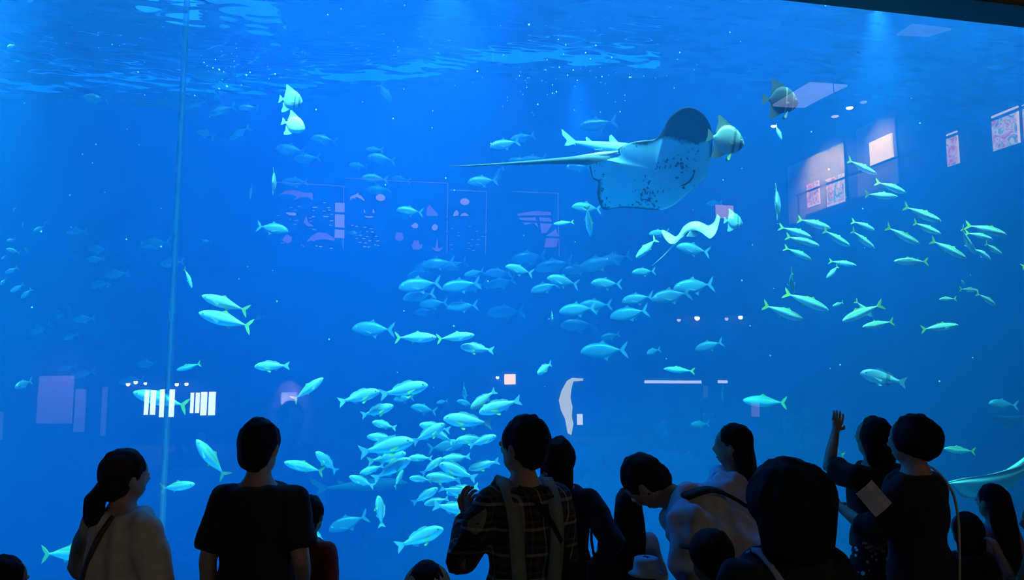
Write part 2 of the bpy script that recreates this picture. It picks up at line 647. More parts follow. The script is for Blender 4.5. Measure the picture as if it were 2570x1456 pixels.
species('trev', 'bigeye_trevally', 'fish',
        [(-0.33, 0.016, -0.016, 0.014), (-0.26, 0.045, -0.045, 0.024), (-0.1, 0.125, -0.125, 0.05), (0.08, 0.17, -0.16, 0.066),
         (0.24, 0.165, -0.145, 0.068), (0.37, 0.12, -0.11, 0.055), (0.45, 0.06, -0.075, 0.036), (0.49, 0.0, -0.05, 0.014)],
        {'tail_fin': [(-0.31, 0.0), (-0.345, 0.03), (-0.41, 0.11), (-0.5, 0.19), (-0.47, 0.09), (-0.41, 0.0), (-0.47, -0.09), (-0.5, -0.19), (-0.41, -0.11), (-0.345, -0.03)],
         'dorsal_fin': [(0.10, 0.165), (0.0, 0.225), (-0.02, 0.165), (-0.25, 0.055), (-0.25, 0.035), (-0.05, 0.12)],
         'anal_fin': [(0.02, -0.155), (-0.07, -0.225), (-0.08, -0.15), (-0.25, -0.055), (-0.25, -0.035), (-0.05, -0.12)]},
        [((0.20, 0.064, -0.03), (0.02, 0.10, -0.09), (0.06, 0.085, -0.11))], (0.385, 0.048, 0.03, 0.026),
        (fish_skin('trevally_skin', (0.10, 0.15, 0.19), (0.16, 0.23, 0.28), (0.27, 0.34, 0.38), metal=0.1),
         fin_skin('trevally_fin', (0.22, 0.28, 0.32)), fin_skin('trevally_pale_fin', (0.5, 0.56, 0.55))))
species('grunt', 'thicklip_grunt', 'fish',
        [(-0.34, 0.036, -0.034, 0.018), (-0.26, 0.05, -0.048, 0.026), (-0.1, 0.098, -0.10, 0.05), (0.1, 0.14, -0.14, 0.07),
         (0.26, 0.14, -0.135, 0.074), (0.37, 0.108, -0.10, 0.062), (0.45, 0.062, -0.065, 0.042), (0.49, 0.015, -0.036, 0.02)],
        {'tail_fin': [(-0.31, 0.0), (-0.34, 0.036), (-0.42, 0.085), (-0.5, 0.13), (-0.475, 0.06), (-0.445, 0.0), (-0.475, -0.06), (-0.5, -0.13), (-0.42, -0.085), (-0.34, -0.036)],
         'dorsal_fin': [(0.22, 0.135), (0.16, 0.175), (0.05, 0.175), (-0.03, 0.145), (-0.09, 0.15), (-0.2, 0.095), (-0.22, 0.05), (0.0, 0.11)],
         'anal_fin': [(-0.06, -0.105), (-0.10, -0.15), (-0.17, -0.11), (-0.21, -0.05), (-0.1, -0.08)]},
        [((0.22, 0.07, -0.035), (0.08, 0.105, -0.05), (0.10, 0.10, -0.095)), ((0.16, 0.03, -0.125), (0.07, 0.05, -0.185), (0.03, 0.04, -0.15))],
        (0.405, 0.05, 0.03, 0.024),
        (fish_skin('grunt_skin', (0.34, 0.44, 0.36), (0.66, 0.74, 0.70), (0.86, 0.88, 0.86), metal=0.2),
         fin_skin('grunt_tail_fin', (0.62, 0.70, 0.66)), fin_skin('grunt_yellow_fin', (0.85, 0.85, 0.12))))
BAT_PROF = [(-0.33, 0.035, -0.035, 0.016), (-0.27, 0.09, -0.09, 0.03), (-0.18, 0.29, -0.25, 0.055), (-0.02, 0.40, -0.35, 0.078),
            (0.16, 0.39, -0.34, 0.085), (0.32, 0.27, -0.26, 0.075), (0.43, 0.12, -0.15, 0.05), (0.48, 0.01, -0.06, 0.022)]
BAT_FINS = {'tail_fin': [(-0.31, 0.0), (-0.33, 0.04), (-0.42, 0.13), (-0.5, 0.17), (-0.485, 0.06), (-0.48, 0.0), (-0.485, -0.06), (-0.5, -0.17), (-0.42, -0.13), (-0.33, -0.04)],
            'dorsal_fin': [(0.14, 0.36), (0.04, 0.44), (-0.10, 0.52), (-0.24, 0.60), (-0.30, 0.56), (-0.26, 0.44), (-0.27, 0.28), (-0.29, 0.12), (-0.18, 0.2), (0.0, 0.34)],
            'anal_fin': [(0.08, -0.32), (-0.02, -0.42), (-0.14, -0.50), (-0.26, -0.53), (-0.30, -0.46), (-0.26, -0.34), (-0.29, -0.12), (-0.18, -0.18), (0.0, -0.30)]}
BAT_PAIR = [((0.20, 0.08, -0.06), (0.10, 0.115, -0.05), (0.11, 0.11, -0.12)), ((0.20, 0.04, -0.30), (0.16, 0.06, -0.50), (0.09, 0.05, -0.46))]
species('bat', 'batfish', 'fish', BAT_PROF, BAT_FINS, BAT_PAIR, (0.385, 0.052, 0.06, 0.024),
        (fish_skin('batfish_skin', (0.24, 0.30, 0.27), (0.40, 0.46, 0.42), (0.46, 0.5, 0.46), metal=0.05, bars=((0.88, 0.06, 0.35), (0.66, 0.05, 0.45)), scales=45),
         fin_skin('batfish_fin', (0.44, 0.48, 0.36)), fin_skin('batfish_yellow_fin', (0.8, 0.74, 0.2))))
species('batw', 'batfish', 'fish', BAT_PROF, BAT_FINS, BAT_PAIR, (0.385, 0.052, 0.06, 0.024),
        (fish_skin('pale_batfish_skin', (0.86, 0.9, 0.82), (0.92, 0.93, 0.88), (0.92, 0.93, 0.9), metal=0.0, bars=((0.88, 0.04, 0.7),), scales=45),
         fin_skin('pale_batfish_fin', (0.78, 0.8, 0.68)), fin_skin('pale_batfish_yellow_fin', (0.85, 0.78, 0.25))))
species('batd', 'batfish', 'fish', BAT_PROF, BAT_FINS, BAT_PAIR, (0.385, 0.052, 0.06, 0.024),
        (fish_skin('dark_batfish_skin', (0.022, 0.02, 0.018), (0.025, 0.023, 0.02), (0.03, 0.028, 0.025), metal=0.0, rough=0.9, bars=((0.80, 0.035, 9.0), (0.56, 0.03, 9.0)), scales=45),
         fin_skin('dark_batfish_fin', (0.10, 0.09, 0.08)), fin_skin('dark_batfish_pale_fin', (0.5, 0.48, 0.36))))
species('snap', 'banded_snapper', 'fish', SPEC['grunt']['prof'], SPEC['grunt']['fins'], SPEC['grunt']['pair'], SPEC['grunt']['eye'],
        (fish_skin('snapper_skin', (0.5, 0.55, 0.55), (0.66, 0.70, 0.70), (0.74, 0.78, 0.80), metal=0.15, bars=((0.32, 0.07, 0.4),)),
         fin_skin('snapper_fin', (0.30, 0.36, 0.42)), fin_skin('snapper_pale_fin', (0.6, 0.66, 0.66))))
# a bottom shark, for the long shapes
species('shark', 'houndshark', 'shark',
        [(-0.34, 0.016, -0.016, 0.01), (-0.2, 0.032, -0.03, 0.022), (0.0, 0.055, -0.055, 0.046), (0.2, 0.068, -0.06, 0.062),
         (0.36, 0.056, -0.045, 0.058), (0.45, 0.034, -0.028, 0.042), (0.5, 0.008, -0.01, 0.012)],
        {'tail_fin': [(-0.30, 0.0), (-0.36, 0.035), (-0.46, 0.10), (-0.5, 0.125), (-0.48, 0.06), (-0.42, 0.01), (-0.44, -0.05), (-0.40, -0.045), (-0.34, -0.02)],
         'dorsal_fin': [(0.12, 0.058), (0.03, 0.135), (0.01, 0.12), (0.02, 0.055), (0.06, 0.03)],
         'rear_dorsal_fin': [(-0.16, 0.036), (-0.22, 0.075), (-0.235, 0.068), (-0.22, 0.028), (-0.18, 0.015)]},
        [((0.26, 0.05, -0.035), (0.10, 0.16, -0.075), (0.08, 0.13, -0.075)), ((-0.04, 0.03, -0.04), (-0.10, 0.08, -0.07), (-0.12, 0.06, -0.065))],
        (0.42, 0.05, 0.015, 0.012),
        (fish_skin('shark_skin', (0.42, 0.46, 0.42), (0.58, 0.62, 0.56), (0.85, 0.88, 0.86), metal=0.0, rough=0.6, scales=120),
         fin_skin('shark_fin', (0.5, 0.54, 0.5)), fin_skin('shark_pale_fin', (0.6, 0.64, 0.6))))

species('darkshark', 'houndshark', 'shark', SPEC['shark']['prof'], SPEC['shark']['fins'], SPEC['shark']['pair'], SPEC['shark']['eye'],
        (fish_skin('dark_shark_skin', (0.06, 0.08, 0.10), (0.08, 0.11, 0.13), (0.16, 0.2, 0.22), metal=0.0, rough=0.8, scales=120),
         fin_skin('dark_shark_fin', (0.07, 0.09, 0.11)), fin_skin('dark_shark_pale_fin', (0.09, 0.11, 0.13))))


def fish_meshes(key, bi):
    sp = SPEC[key]
    if bi in sp['cache']:
        return sp['cache'][bi]
    amp = (0.0, 0.22, -0.22, 0.5, -0.5)[bi]

    def bend(x):
        return amp * max(0.0, 0.18 - x) ** 2 + 0.10 * amp * max(0.0, x - 0.25)

    b = fish_body(sp['prof'], bend).mesh(sp['name'], True)
    b.materials.append(sp['mats'][0])
    out = {'body': b, 'parts': []}
    for fn, poly in sp['fins'].items():
        me = fin(poly, bend).mesh(fn)
        me.materials.append(sp['mats'][1])
        out['parts'].append((fn, me, 0))
    for j, (r, a, c) in enumerate(sp['pair']):
        for s in (1, -1):
            nm = 'pectoral_fin' if j == 0 else 'pelvic_fin'
            me = side_fin(r, a, c, s, bend).mesh(nm)
            me.materials.append(sp['mats'][2])
            out['parts'].append((nm, me, 1 if j == 0 else 2))
    ex, ey, ez, er = sp['eye']
    for s in (1, -1):
        m = MB()
        m.ball((ex, s * ey + bend(ex), ez), (er, er * 0.45, er), 10, 6, 0)
        me = m.mesh('eye', True)
        me.materials.append(M_eye[0])
        pm = MB().ball((ex, s * (ey + er * 0.25) + bend(ex), ez), (er * 0.55, er * 0.35, er * 0.55), 8, 5).mesh('pupil', True)
        pm.materials.append(M_eye[1])
        out['parts'].append(('eye', me, 1, pm))
    sp['cache'][bi] = out
    return out


RND = random.Random(11)


def place_fish(key, head, tail, depth, yaw=None, dorsal='u', label='', group=None, bi=None, size=None):
    """head / tail: where nose and tail tip fall in the photograph; depth: metres in front of the lens; yaw: turn towards (-) or away (+)."""
    sp = SPEC[key]
    if yaw is None:
        yaw = RND.uniform(-16, 16)
    if bi is None:
        bi = RND.choice((0, 1, 2, 1, 2))
    hp, tp = Vector(head), Vector(tail)
    d2 = hp - tp
    lpx = max(d2.length, 2.0)
    ca = math.cos(rad(yaw))
    ctr = (hp + tp) / 2
    depth = 6.2 + (depth - 4.5) * 0.6 if depth < 7.2 else 7.82 + (depth - 7.2) * 0.9
    P = at(ctr.x, ctr.y, depth)
    view = ray(ctr.x, ctr.y).normalized()
    rt = RT
    fwd = (rt * (d2.x / lpx) - UPV * (d2.y / lpx)) * ca + view * math.sin(rad(yaw))
    fwd.normalize()
    L = lpx * depth / F / max(ca, 0.12) if size is None else size
    up = {'u': ZZ, 't': -view, 'a': view, 'l': -rt, 'r': rt, 'd': -ZZ}[dorsal]
    up = (up - fwd * up.dot(fwd)).normalized()
    side = up.cross(fwd)
    M = Matrix((fwd, side, up)).transposed().to_4x4()
    ms = fish_meshes(key, bi)
    o = link(sp['name'], ms['body'])
    o.matrix_world = Matrix.Translation(P) @ M @ Matrix.Diagonal((L, L, L, 1))
    tag(o, label, sp['cat'], group)
    lod = 2 if lpx > 75 and depth < 7.75 else (1 if depth < 8.7 and lpx > 30 else 0)
    for nm, me, lv, *sub in ms['parts']:
        if lv <= lod:
            c = link(nm, me, o)
            for q in sub:
                link('pupil', q, c)
    return o

# ------------------------------------------------------------------ where every fish is
# kind  nose x,y  tail x,y  depth  yaw  dorsal | label   (yaw '-' = a small random turn; dorsal u up, t towards us, a away, l / r sideways)
GROUPS = {}
FISH = '''
# yellow-tailed scads, right side of the tank
@scad school on the right of the tank
scad 2202 438 2121 402 6.3 8 u | silver scad crossing the reflected warm wall, highest of the school
scad 2277 486 2199 453 6.3 8 u | silver scad below the reflected warm wall, second highest of the school
scad 2253 494 2167 489 6.4 0 u | level silver scad with raised tail just under the second highest scad
scad 2362 556 2262 519 6.0 5 u | long steel-blue scad above a smaller green-backed scad, yellow tail up
scad 2363 588 2285 558 6.2 8 u | green-backed scad tucked under the long steel-blue scad
scad 2087 574 1999 549 6.2 5 u | silver scad topmost of the four stacked nearest the small ray
scad 2039 597 1957 567 6.3 8 u | silver scad second from top of the four stacked nearest the small ray
scad 2056 617 1972 593 6.4 5 u | olive scad third from top of the four stacked nearest the small ray
scad 2039 654 1970 619 6.3 8 u | silver scad lowest of the four stacked nearest the small ray
scad 2137 620 2057 576 6.1 8 u | silver scad diving steeply, its yellow tail touching the topmost stacked scad
scad 2200 581 2139 552 6.6 20 u | small green scad above a diving silver scad in the upper school
scad 2197 625 2130 577 6.1 12 u | slim silver scad diving right below the small green scad
scad 2308 613 2219 570 6.0 8 u | silver scad with bright yellow tail alone between two scad clusters
scad 2426 650 2335 602 6.0 8 u | silver scad diving under the green-backed scad towards the right cluster
scad 2527 590 2428 563 5.9 5 u | large silver scad with yellow tail topmost of the right-hand cluster
scad 2494 602 2424 582 6.1 8 u | silver scad half hidden under the topmost scad of the right-hand cluster
scad 2451 640 2403 570 6.1 25 u | steeply diving silver scad at the left of the right-hand cluster
scad 2490 656 2442 618 6.7 40 u | blunt scad turning away at the bottom of the right-hand cluster
scad 2518 640 2464 609 6.3 20 u | small scad with curved tail at the right of the right-hand cluster
scad 2620 640 2557 672 6.0 0 u | scad of which only the pale tail shows at the frame edge
scad 2146 666 2084 655 6.6 -15 u | green scad facing right, crossing behind a pale one turned left
scad 2072 700 2110 664 6.4 -30 u | pale scad turning down and left beneath the crossing green scad
scad 2242 656 2332 657 6.1 -5 u | lone bright green scad facing left with lobed yellow tail
scad 1992 736 1978 682 6.3 55 t | narrow scad seen from behind, diving between the two groups
scad 2081 780 1971 733 5.8 0 u | biggest blue-green scad, left of the pair below the school
scad 2021 805 1912 764 5.8 0 u | big scad with dark dotted flank under the biggest blue-green scad
scad 2087 770 2122 757 6.6 -35 u | tiny green scad facing left beside the biggest scad's nose
scad 2110 808 2214 762 5.9 -10 u | thick green scad facing left with raised yellow tail, crossed by another
scad 2192 798 2145 753 6.0 10 u | slender scad diving right across the thick green scad
scad 2161 822 2247 806 5.9 -5 u | green scad facing left directly under the crossing pair
scad 2353 752 2400 750 6.2 -35 u | small round green scad facing left, thin forked tail
scad 2459 730 2405 725 6.2 15 u | short green scad facing right at the head of a trio
scad 2413 702 2424 722 6.5 -50 u | tiny yellow-green scad peeping over the trio on the right
scad 2503 770 2453 733 6.2 20 u | short blue-green scad diving right, lowest of the trio
scad 2404 816 2312 827 5.9 5 u | yellow-tailed green scad facing right, lowest on that side
# big fish in the right half
@single large fish on the right
snap 2158 936 2276 962 6.0 -8 u | grey snapper with a dark band before its tail, alone on the right
scad 2367 1126 2450 1134 6.4 0 u | plain turquoise fish facing left beside the bowl-cut head
trev 2480 1012 2552 1018 8.0 0 u | dusky teal fish facing left over a dark shadow on the right
scad 2078 1100 2112 1150 6.0 -50 u | bright cyan fish with spread fins twisting beside the raised hand
# fish round the great ray
@batfish
bat 761 255 697 246 5.2 5 u | striped batfish with ragged dorsal fin, upper of the two by the surface
batw 765 322 709 306 5.0 5 u | brilliant white batfish, lower of the two by the surface
bat 1870 362 1771 342 4.4 5 u | silver batfish with yellow belly fins in front of the great ray
batd 2006 258 1915 246 4.7 5 u | dark batfish with pale upright bands under the reflected ceiling panel
bat 1866 560 1815 552 6.6 10 u | green batfish behind the small ray's wing tip
bat 1955 520 1946 505 6.3 78 u | yellow-green batfish seen end-on near the reflected posters
bat 691 462 683 455 5.3 80 u | thin striped batfish seen edge-on above the reflected sea mural
bat 1387 800 1383 796 7.4 -80 u | blue batfish seen face-on beside the trevally school
@fish around the great stingray
shark 1640 385 1405 352 7.0 0 u | pale houndshark slipping behind the great stingray, tail fin to the left
trev 1452 318 1548 306 8.4 0 u | blue jack just under the surface above the pale shark tail
trev 1229 368 1305 356 7.6 -10 u | bright-edged trevally with upright tail, front of a pair left of the ray
trev 1279 352 1343 340 7.9 0 u | trevally behind the front one of a pair left of the ray
trev 1275 402 1336 408 9.0 0 u | faint trevally crossed by the stingray's whip tail
trev 1306 402 1372 398 8.8 0 u | faint trevally nearer the ray's body, crossed by its whip tail
trev 1238 455 1268 418 8.2 50 u | slim trevally turning upward just under the ray's whip tail
trev 1173 457 1250 452 7.8 0 u | pale blue trevally facing left below the tip of the whip tail
trev 1420 419 1482 421 8.2 0 u | shining blue fish tucked between the whip tail and the ray's wing
trev 1434 518 1512 524 8.0 0 u | blue trevally under the ray crossed by a downward-swimming fish
scad 1482 592 1472 515 6.8 20 r | silver fish swimming straight down below the great ray
scad 1389 562 1440 557 7.8 0 u | small green-blue fish left of the downward-swimming one
trev 1627 588 1680 582 8.0 0 u | blue fish half hidden behind the small ray's left wing
jack 1595 648 1652 596 6.2 -15 u | bright green jack diving left beside the small ray's tail
trev 1697 618 1782 634 7.6 0 u | dark blue trevally directly under the small ray
trev 1585 684 1645 681 8.0 0 u | small blue fish facing left below the green jack
trev 1772 512 1815 508 9.4 0 u | faint blue fish between the great ray and the small ray
scad 1962 350 1945 312 6.8 -20 u | small light blue fish diving under the dark batfish
# the trevally school in the middle
@trevally school in the middle of the tank
trev 1057 668 1142 655 8.3 0 u | topmost dark trevally at the left front of the school
trev 1040 676 1100 655 8.8 0 u | trevally peeping out left of the topmost dark one
trev 1110 678 1172 656 8.6 -10 u | trevally just right of the topmost dark one
trev 1022 694 1080 680 8.9 -10 u | trevally under the topmost dark one, mostly hidden
trev 1000 722 1108 708 8.1 0 u | long trevally leading the school, farthest to the left
trev 1164 692 1216 680 8.4 0 u | trevally with upright dorsal fin in the school's second row
trev 1216 686 1286 684 8.6 0 u | trevally with a blue back behind the upright-finned one
trev 1281 652 1372 640 8.8 0 u | large dim trevally high in the middle of the school
trev 1268 668 1338 688 7.4 0 u | bright trevally with forked tail turned down, mid-school
trev 1108 724 1206 710 8.3 0 u | broad trevally right of the leading one, its back bright blue
trev 1220 718 1294 702 8.7 0 u | dim trevally behind the broad blue-backed one
trev 1150 726 1225 714 9.2 0 u | faint trevally overlapping the tail of the broad blue-backed one
trev 1010 750 1095 736 8.2 0 u | trevally directly under the leading one
trev 1050 766 1124 758 8.5 0 u | dim trevally whose head is under the one below the leader
trev 1120 772 1200 766 8.4 0 u | trevally alone at the bottom of the school's front
trev 1034 786 1090 778 9.4 0 u | faintest trevally at the lower left of the school
trev 1220 786 1318 780 9.2 0 u | ghostly pair-finned trevally at the bottom middle of the school
trev 1342 676 1440 656 8.8 0 u | dim trevally right of the bright one with turned-down tail
trev 1372 697 1454 714 7.5 0 u | bright trevally with a slanting forked tail, right half of school
trev 1331 732 1402 712 8.6 0 u | dim trevally under the bright slanting one
trev 1410 682 1492 668 9.2 0 u | faint trevally between two larger dim ones on the right half
trev 1452 676 1552 646 8.8 0 u | large dim trevally with a tall tail, upper right of the school
trev 1500 660 1585 640 9.0 0 u | last dim trevally at the upper right end of the school
trev 1482 710 1560 714 7.8 0 u | round-headed trevally alone right of the bright slanting one
trev 1402 782 1498 772 8.2 0 u | long trevally with a pale belly behind the face-on batfish
trev 1450 768 1538 764 8.8 0 u | dim trevally overlapping the long pale-bellied one
trev 1404 818 1500 816 9.6 0 u | ghostly trevally under the long pale-bellied one
trev 1530 796 1628 778 8.7 0 u | dark trevally right of the long pale-bellied one
trev 1559 757 1640 744 7.9 0 u | left of three trevallies in a rising row
trev 1633 752 1736 734 7.8 0 u | middle of three trevallies in a rising row
trev 1688 724 1798 712 8.0 0 u | right of three trevallies in a rising row
trev 1456 882 1575 878 8.6 0 u | long dim trevally by itself below the school
trev 1506 850 1556 838 9.4 0 u | small ghost of a trevally over the long dim one
trev 1622 888 1656 876 8.6 -40 u | little round trevally right of the long dim one
trev 1745 878 1815 858 8.2 0 u | dim trevally with raised tail under the reflected ceiling spots
scad 1666 926 1742 932 7.6 0 u | slim blue fish above the reflected white strip light
trev 1814 1008 1810 970 8.4 40 a | small fish seen end-on under the short reflected strip light
jack 1862 1004 1978 1012 8.8 0 u | long dim blue fish above the long-haired visitor's right
trev 1733 1066 1782 1064 9.2 0 u | faint fish over the bending visitor's back
trev 882 824 992 828 7.9 0 u | plump dark blue trevally left of the two silver jacks
# fish between the joint and the middle
@bright jacks below the school
jack 1096 846 990 848 5.4 5 u | silver jack facing right, left of the nose-to-tail pair
jack 1190 840 1096 852 5.5 5 u | silver jack facing right, right of the nose-to-tail pair
grunt 1155 870 1240 880 5.6 -5 u | pale green grunt facing left under the right-hand silver jack
grunt 1350 938 1384 912 5.8 -55 u | greenish grunt turned face-on beside the lit doorway reflection
jack 509 742 620 780 5.0 -5 u | yellow-tailed jack facing left, upper of the pair by the joint
jack 500 784 637 822 4.9 -5 u | larger yellow-tailed jack, lower of the pair by the joint
scad 482 724 466 672 5.2 -25 u | bright green fish diving beside the window joint
jack 336 984 476 1020 4.9 0 u | yellow-tailed jack crossing the joint over the reflected bright windows
grunt 642 920 724 918 5.4 -15 u | turquoise grunt facing left with tall forked tail
jack 808 950 738 1004 5.2 10 u | bright jack swimming up and right above the black shirt's shoulder
scad 441 930 506 912 7.4 0 u | dim blue fish just right of the joint
jack 494 1103 566 1200 4.8 -10 u | bright jack rising nose up behind the black shirt's shoulder
jack 490 1214 396 1228 4.7 5 u | turquoise jack facing right, crossing the joint by the ponytail
jack 716 1160 812 1184 5.3 -10 u | blurred turquoise jack right of the black-haired head
grunt 793 1134 848 1186 5.4 -20 u | turquoise grunt with spread fins, right of the blurred jack
jack 250 1384 99 1392 4.5 0 u | fish whose pale tail sticks out left of the cream shirt
trev 44 970 75 958 5.2 -55 u | tiny yellow-green fish facing us at the far left
grunt 760 1320 832 1400 5.2 10 u | teal fish whose tail hangs out beside the child in red
# the grunt school, lower middle
@grunt school in the lower middle
grunt 1074 966 952 992 5.1 0 u | biggest grey grunt facing right at the top of the school
grunt 952 982 852 1010 5.3 0 u | grey grunt following the biggest one, second at the top
grunt 988 1018 904 1044 5.4 0 u | bright grunt facing right under the top two
trev 986 1004 1040 998 7.4 0 u | dim blue fish just below the biggest grey grunt
trev 1030 1020 1096 1034 7.4 0 u | dim blue fish right of the other dim one, near reflected pillars
scad 1168 1004 1164 966 5.9 60 u | thin greenish fish seen end-on, standing upright
trev 1146 1006 1190 1018 7.6 0 u | dim dark fish behind the thin upright one
trev 1096 1012 1122 1006 8.0 -30 u | small dim fish between the dim blue one and the thin upright one
grunt 1182 1026 1244 980 5.3 -15 u | green grunt nosing down and left, upper right of the school
grunt 1202 1036 1308 1004 5.2 -5 u | green grunt whose tail is beside the plaid visitor's head
grunt 1112 1050 1236 1064 5.1 0 u | long pale grunt facing left with a shadow bar on its back
grunt 936 1060 990 1074 5.3 -35 u | plump grunt with dark bars facing left
grunt 1053 1066 1130 1080 5.6 -10 u | pale grunt head showing behind the rising grey grunt
grunt 1118 1064 1034 1112 5.1 5 u | grey grunt rising to the right in the school's centre
grunt 1076 1076 1138 1110 5.7 -5 u | grunt whose blue tail shows right of the rising grey one
grunt 921 1096 992 1100 5.4 -8 u | bright grunt facing left above the largest olive grunt
grunt 1038 1106 900 1138 4.9 0 u | largest olive grunt with a yellow fin facing right
trev 1162 1114 1072 1128 6.8 0 u | dark blue fish in shadow in the middle of the school
grunt 1144 1106 1222 1100 5.3 -8 u | pale grunt facing left near the plaid visitor's ear
grunt 1246 1094 1176 1120 5.0 5 u | olive grunt facing right, head behind the plaid visitor
grunt 1176 1178 1254 1156 5.2 -5 u | turquoise grunt facing left beside the plaid shoulder
grunt 1018 1138 924 1160 5.4 5 u | slim grunt facing right under the largest olive grunt
grunt 904 1190 962 1168 5.3 -15 u | yellow-green grunt facing left, behind the big-bellied riser
grunt 1030 1152 938 1202 5.0 5 u | big-bellied blue-green grunt rising to the right
grunt 1025 1150 1084 1150 5.5 -15 u | grunt facing left right of the big-bellied riser
grunt 1109 1150 1060 1190 5.0 15 u | darker grunt with yellow fin rising steeply to the right
grunt 1108 1154 1182 1146 5.6 -5 u | grunt whose tail points to the plaid shoulder, centre right
grunt 1100 1164 1196 1202 5.1 -5 u | long grunt sloping down to the right, nose up left
grunt 1068 1196 1158 1206 5.3 -5 u | grunt facing left with yellow fin, lower centre of the school
grunt 1028 1200 1082 1206 5.2 -20 u | round-headed grunt facing left, lower centre of the school
grunt 877 1196 938 1220 5.2 -10 u | grunt with a clear eye facing left, at the school's left end
grunt 1010 1184 988 1222 5.6 45 u | little grunt seen from behind with both side fins out
grunt 1182 1242 1104 1226 5.3 8 u | grunt facing right and slightly down, above the spotted snapper
grunt 1120 1238 1202 1222 5.6 -5 u | grunt hidden behind another, its tail by the plaid sleeve
grunt 1098 1226 1036 1264 5.1 12 u | slate grunt with yellow fin rising right, lower school
grunt 1064 1266 1126 1252 5.4 -5 u | grunt facing left behind the spotted snapper
grunt 1198 1284 1086 1268 4.9 0 u | pale snapper with a black side spot facing the plaid elbow
grunt 950 1246 958 1322 5.3 15 r | turquoise grunt standing on its tail, nose up
grunt 1114 1326 996 1372 5.0 0 u | lone bright grunt facing right below the school
trev 826 1330 922 1296 7.2 0 u | dim blue fish with raised dorsal fin beside the child in red
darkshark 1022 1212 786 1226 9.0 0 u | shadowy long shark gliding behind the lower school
# upper left, under the surface
@trevallies under the surface on the upper left
trev 206 244 270 248 7.4 0 u | pale blue trevally left of the joint near the top
trev 486 190 594 188 8.6 0 u | green-edged fish touching the surface right of the joint
trev 541 226 552 262 7.8 -50 u | bright-faced small fish head-on under the surface right of the joint
trev 478 266 520 256 8.0 0 u | fish crossing behind the joint, tail to the right
trev 522 288 590 264 7.6 0 u | bright trevally with shining tail right of the joint
trev 598 270 650 272 7.4 0 u | small bright trevally level with the striped batfish
trev 490 326 540 346 8.4 0 u | dim oval trevally right of the joint, tail sloping down
trev 575 350 626 316 7.8 0 u | trevally pointing down and left, tail up towards the batfish
trev 628 496 632 470 7.6 -70 u | oval blue trevally seen face-on left of the reflected mural
trev 778 346 846 354 8.0 0 u | trevally right of the white batfish, facing left
trev 688 372 772 382 7.9 0 u | trevally directly below the white batfish
trev 736 400 806 396 8.3 0 u | dim trevally right below the one under the white batfish
trev 917 376 962 376 8.6 0 u | smallest trevally, top of the stack above the reflected dolphin
trev 919 394 992 402 7.8 0 u | bright trevally second in the stack above the reflected dolphin
trev 875 414 924 420 8.4 0 u | dark trevally third in the stack, shifted left
trev 907 446 974 450 7.7 0 u | turquoise-headed trevally fourth in the stack above the reflected dolphin
trev 980 446 1030 454 9.2 0 u | faint fish right of the turquoise-headed one
trev 916 478 984 476 8.6 0 u | dim trevally lowest in the stack, just over the reflected dolphin
trev 708 456 776 458 8.5 0 u | dim trevally right of the edge-on striped batfish
trev 981 256 950 206 8.8 0 u | blue fish diving from the surface line in the upper middle
trev 724 580 642 566 6.9 8 u | clear blue trevally facing right over the reflected mural's left end
trev 995 526 1062 534 7.8 0 u | blue trevally facing left over the reflected mural's middle
trev 874 586 906 584 9.0 0 u | faint teal fish over the reflected mural's fish shoal
scad 505 602 532 608 9.0 0 u | tiny purple-blue fish just right of the joint
# faint fish far left
@faint fish on the far left
trev 164 582 218 580 8.6 0 u | faint fish highest of the far-left group of ovals with a tail
trev 219 624 273 628 8.6 0 u | faint fish upper of two nearly alike, left of the joint
trev 214 652 264 650 8.4 0 u | faint fish lower of two nearly alike, left of the joint
trev 168 646 196 640 9.4 0 u | very small faint fish left of the two nearly alike
trev 257 692 324 684 8.4 0 u | faint slender fish with pointed tail under the two nearly alike
trev 219 720 276 708 9.0 0 u | ghostly fish under the slender pointed one
trev 183 804 238 798 8.6 0 u | faint fish facing left level with the larger yellow-tailed jack
trev 128 800 176 776 9.6 0 u | ghostly fish slanting up right, far left of the joint
trev 70 840 124 812 9.6 0 u | lowest ghostly slanting fish at the far left
trev 157 852 196 838 8.6 0 u | small blue fish facing down left under the slanting ghosts
trev 348 614 430 608 8.0 0 u | long faint fish just left of the joint
trev 402 664 462 656 7.9 0 u | faint fish passing behind the joint
trev 142 928 192 918 9.6 0 u | ghost of a fish above the reflected pale wall, left one
trev 176 946 236 932 9.6 0 u | ghost of a fish above the reflected pale wall, right one
trev 340 916 398 912 9.0 0 u | outline of a fish left of the joint above the reflected lamps
trev 298 960 362 952 9.0 0 u | faint fish beside the first reflected lamp
trev 634 800 664 794 9.4 0 u | faint little fish behind the larger yellow-tailed jack's tail
trev 34 532 38 520 7.6 -60 u | small round fish seen end-on, highest at the left edge
trev 56 570 57 558 7.6 -60 u | small round fish seen end-on, second highest at the left edge
trev 88 580 112 568 7.6 -40 u | small dim fish facing down left, near two end-on ones
trev 112 562 121 556 7.8 -50 u | tiny blue fish right beside the dim one facing down left
trev 18 606 36 600 7.6 -40 u | dim fish close to the left edge with a pale outline
trev 18 626 48 634 7.4 -20 u | dim fish with a lit head close to the left edge
trev 62 622 72 636 7.8 -30 u | small blue fish diving right of the lit-headed one
trev 4 650 14 642 7.6 -40 u | blue fish cut by the left frame edge, upper
trev 14 686 42 672 7.6 -20 u | dim fish under the lit-headed one near the left edge
trev 2 714 16 700 7.6 -40 u | blue fish cut by the left frame edge, lower
trev 28 732 60 714 7.4 -15 u | blue-backed fish low in the far-left cluster
trev 54 748 78 726 7.6 -20 u | blue fish slanting beside the blue-backed one
trev 20 120 38 112 7.2 -50 u | small blue blot of a fish near the upper left corner
trev 72 4 86 -4 7.2 -50 u | small blue fish cut off by the top edge at the left
'''


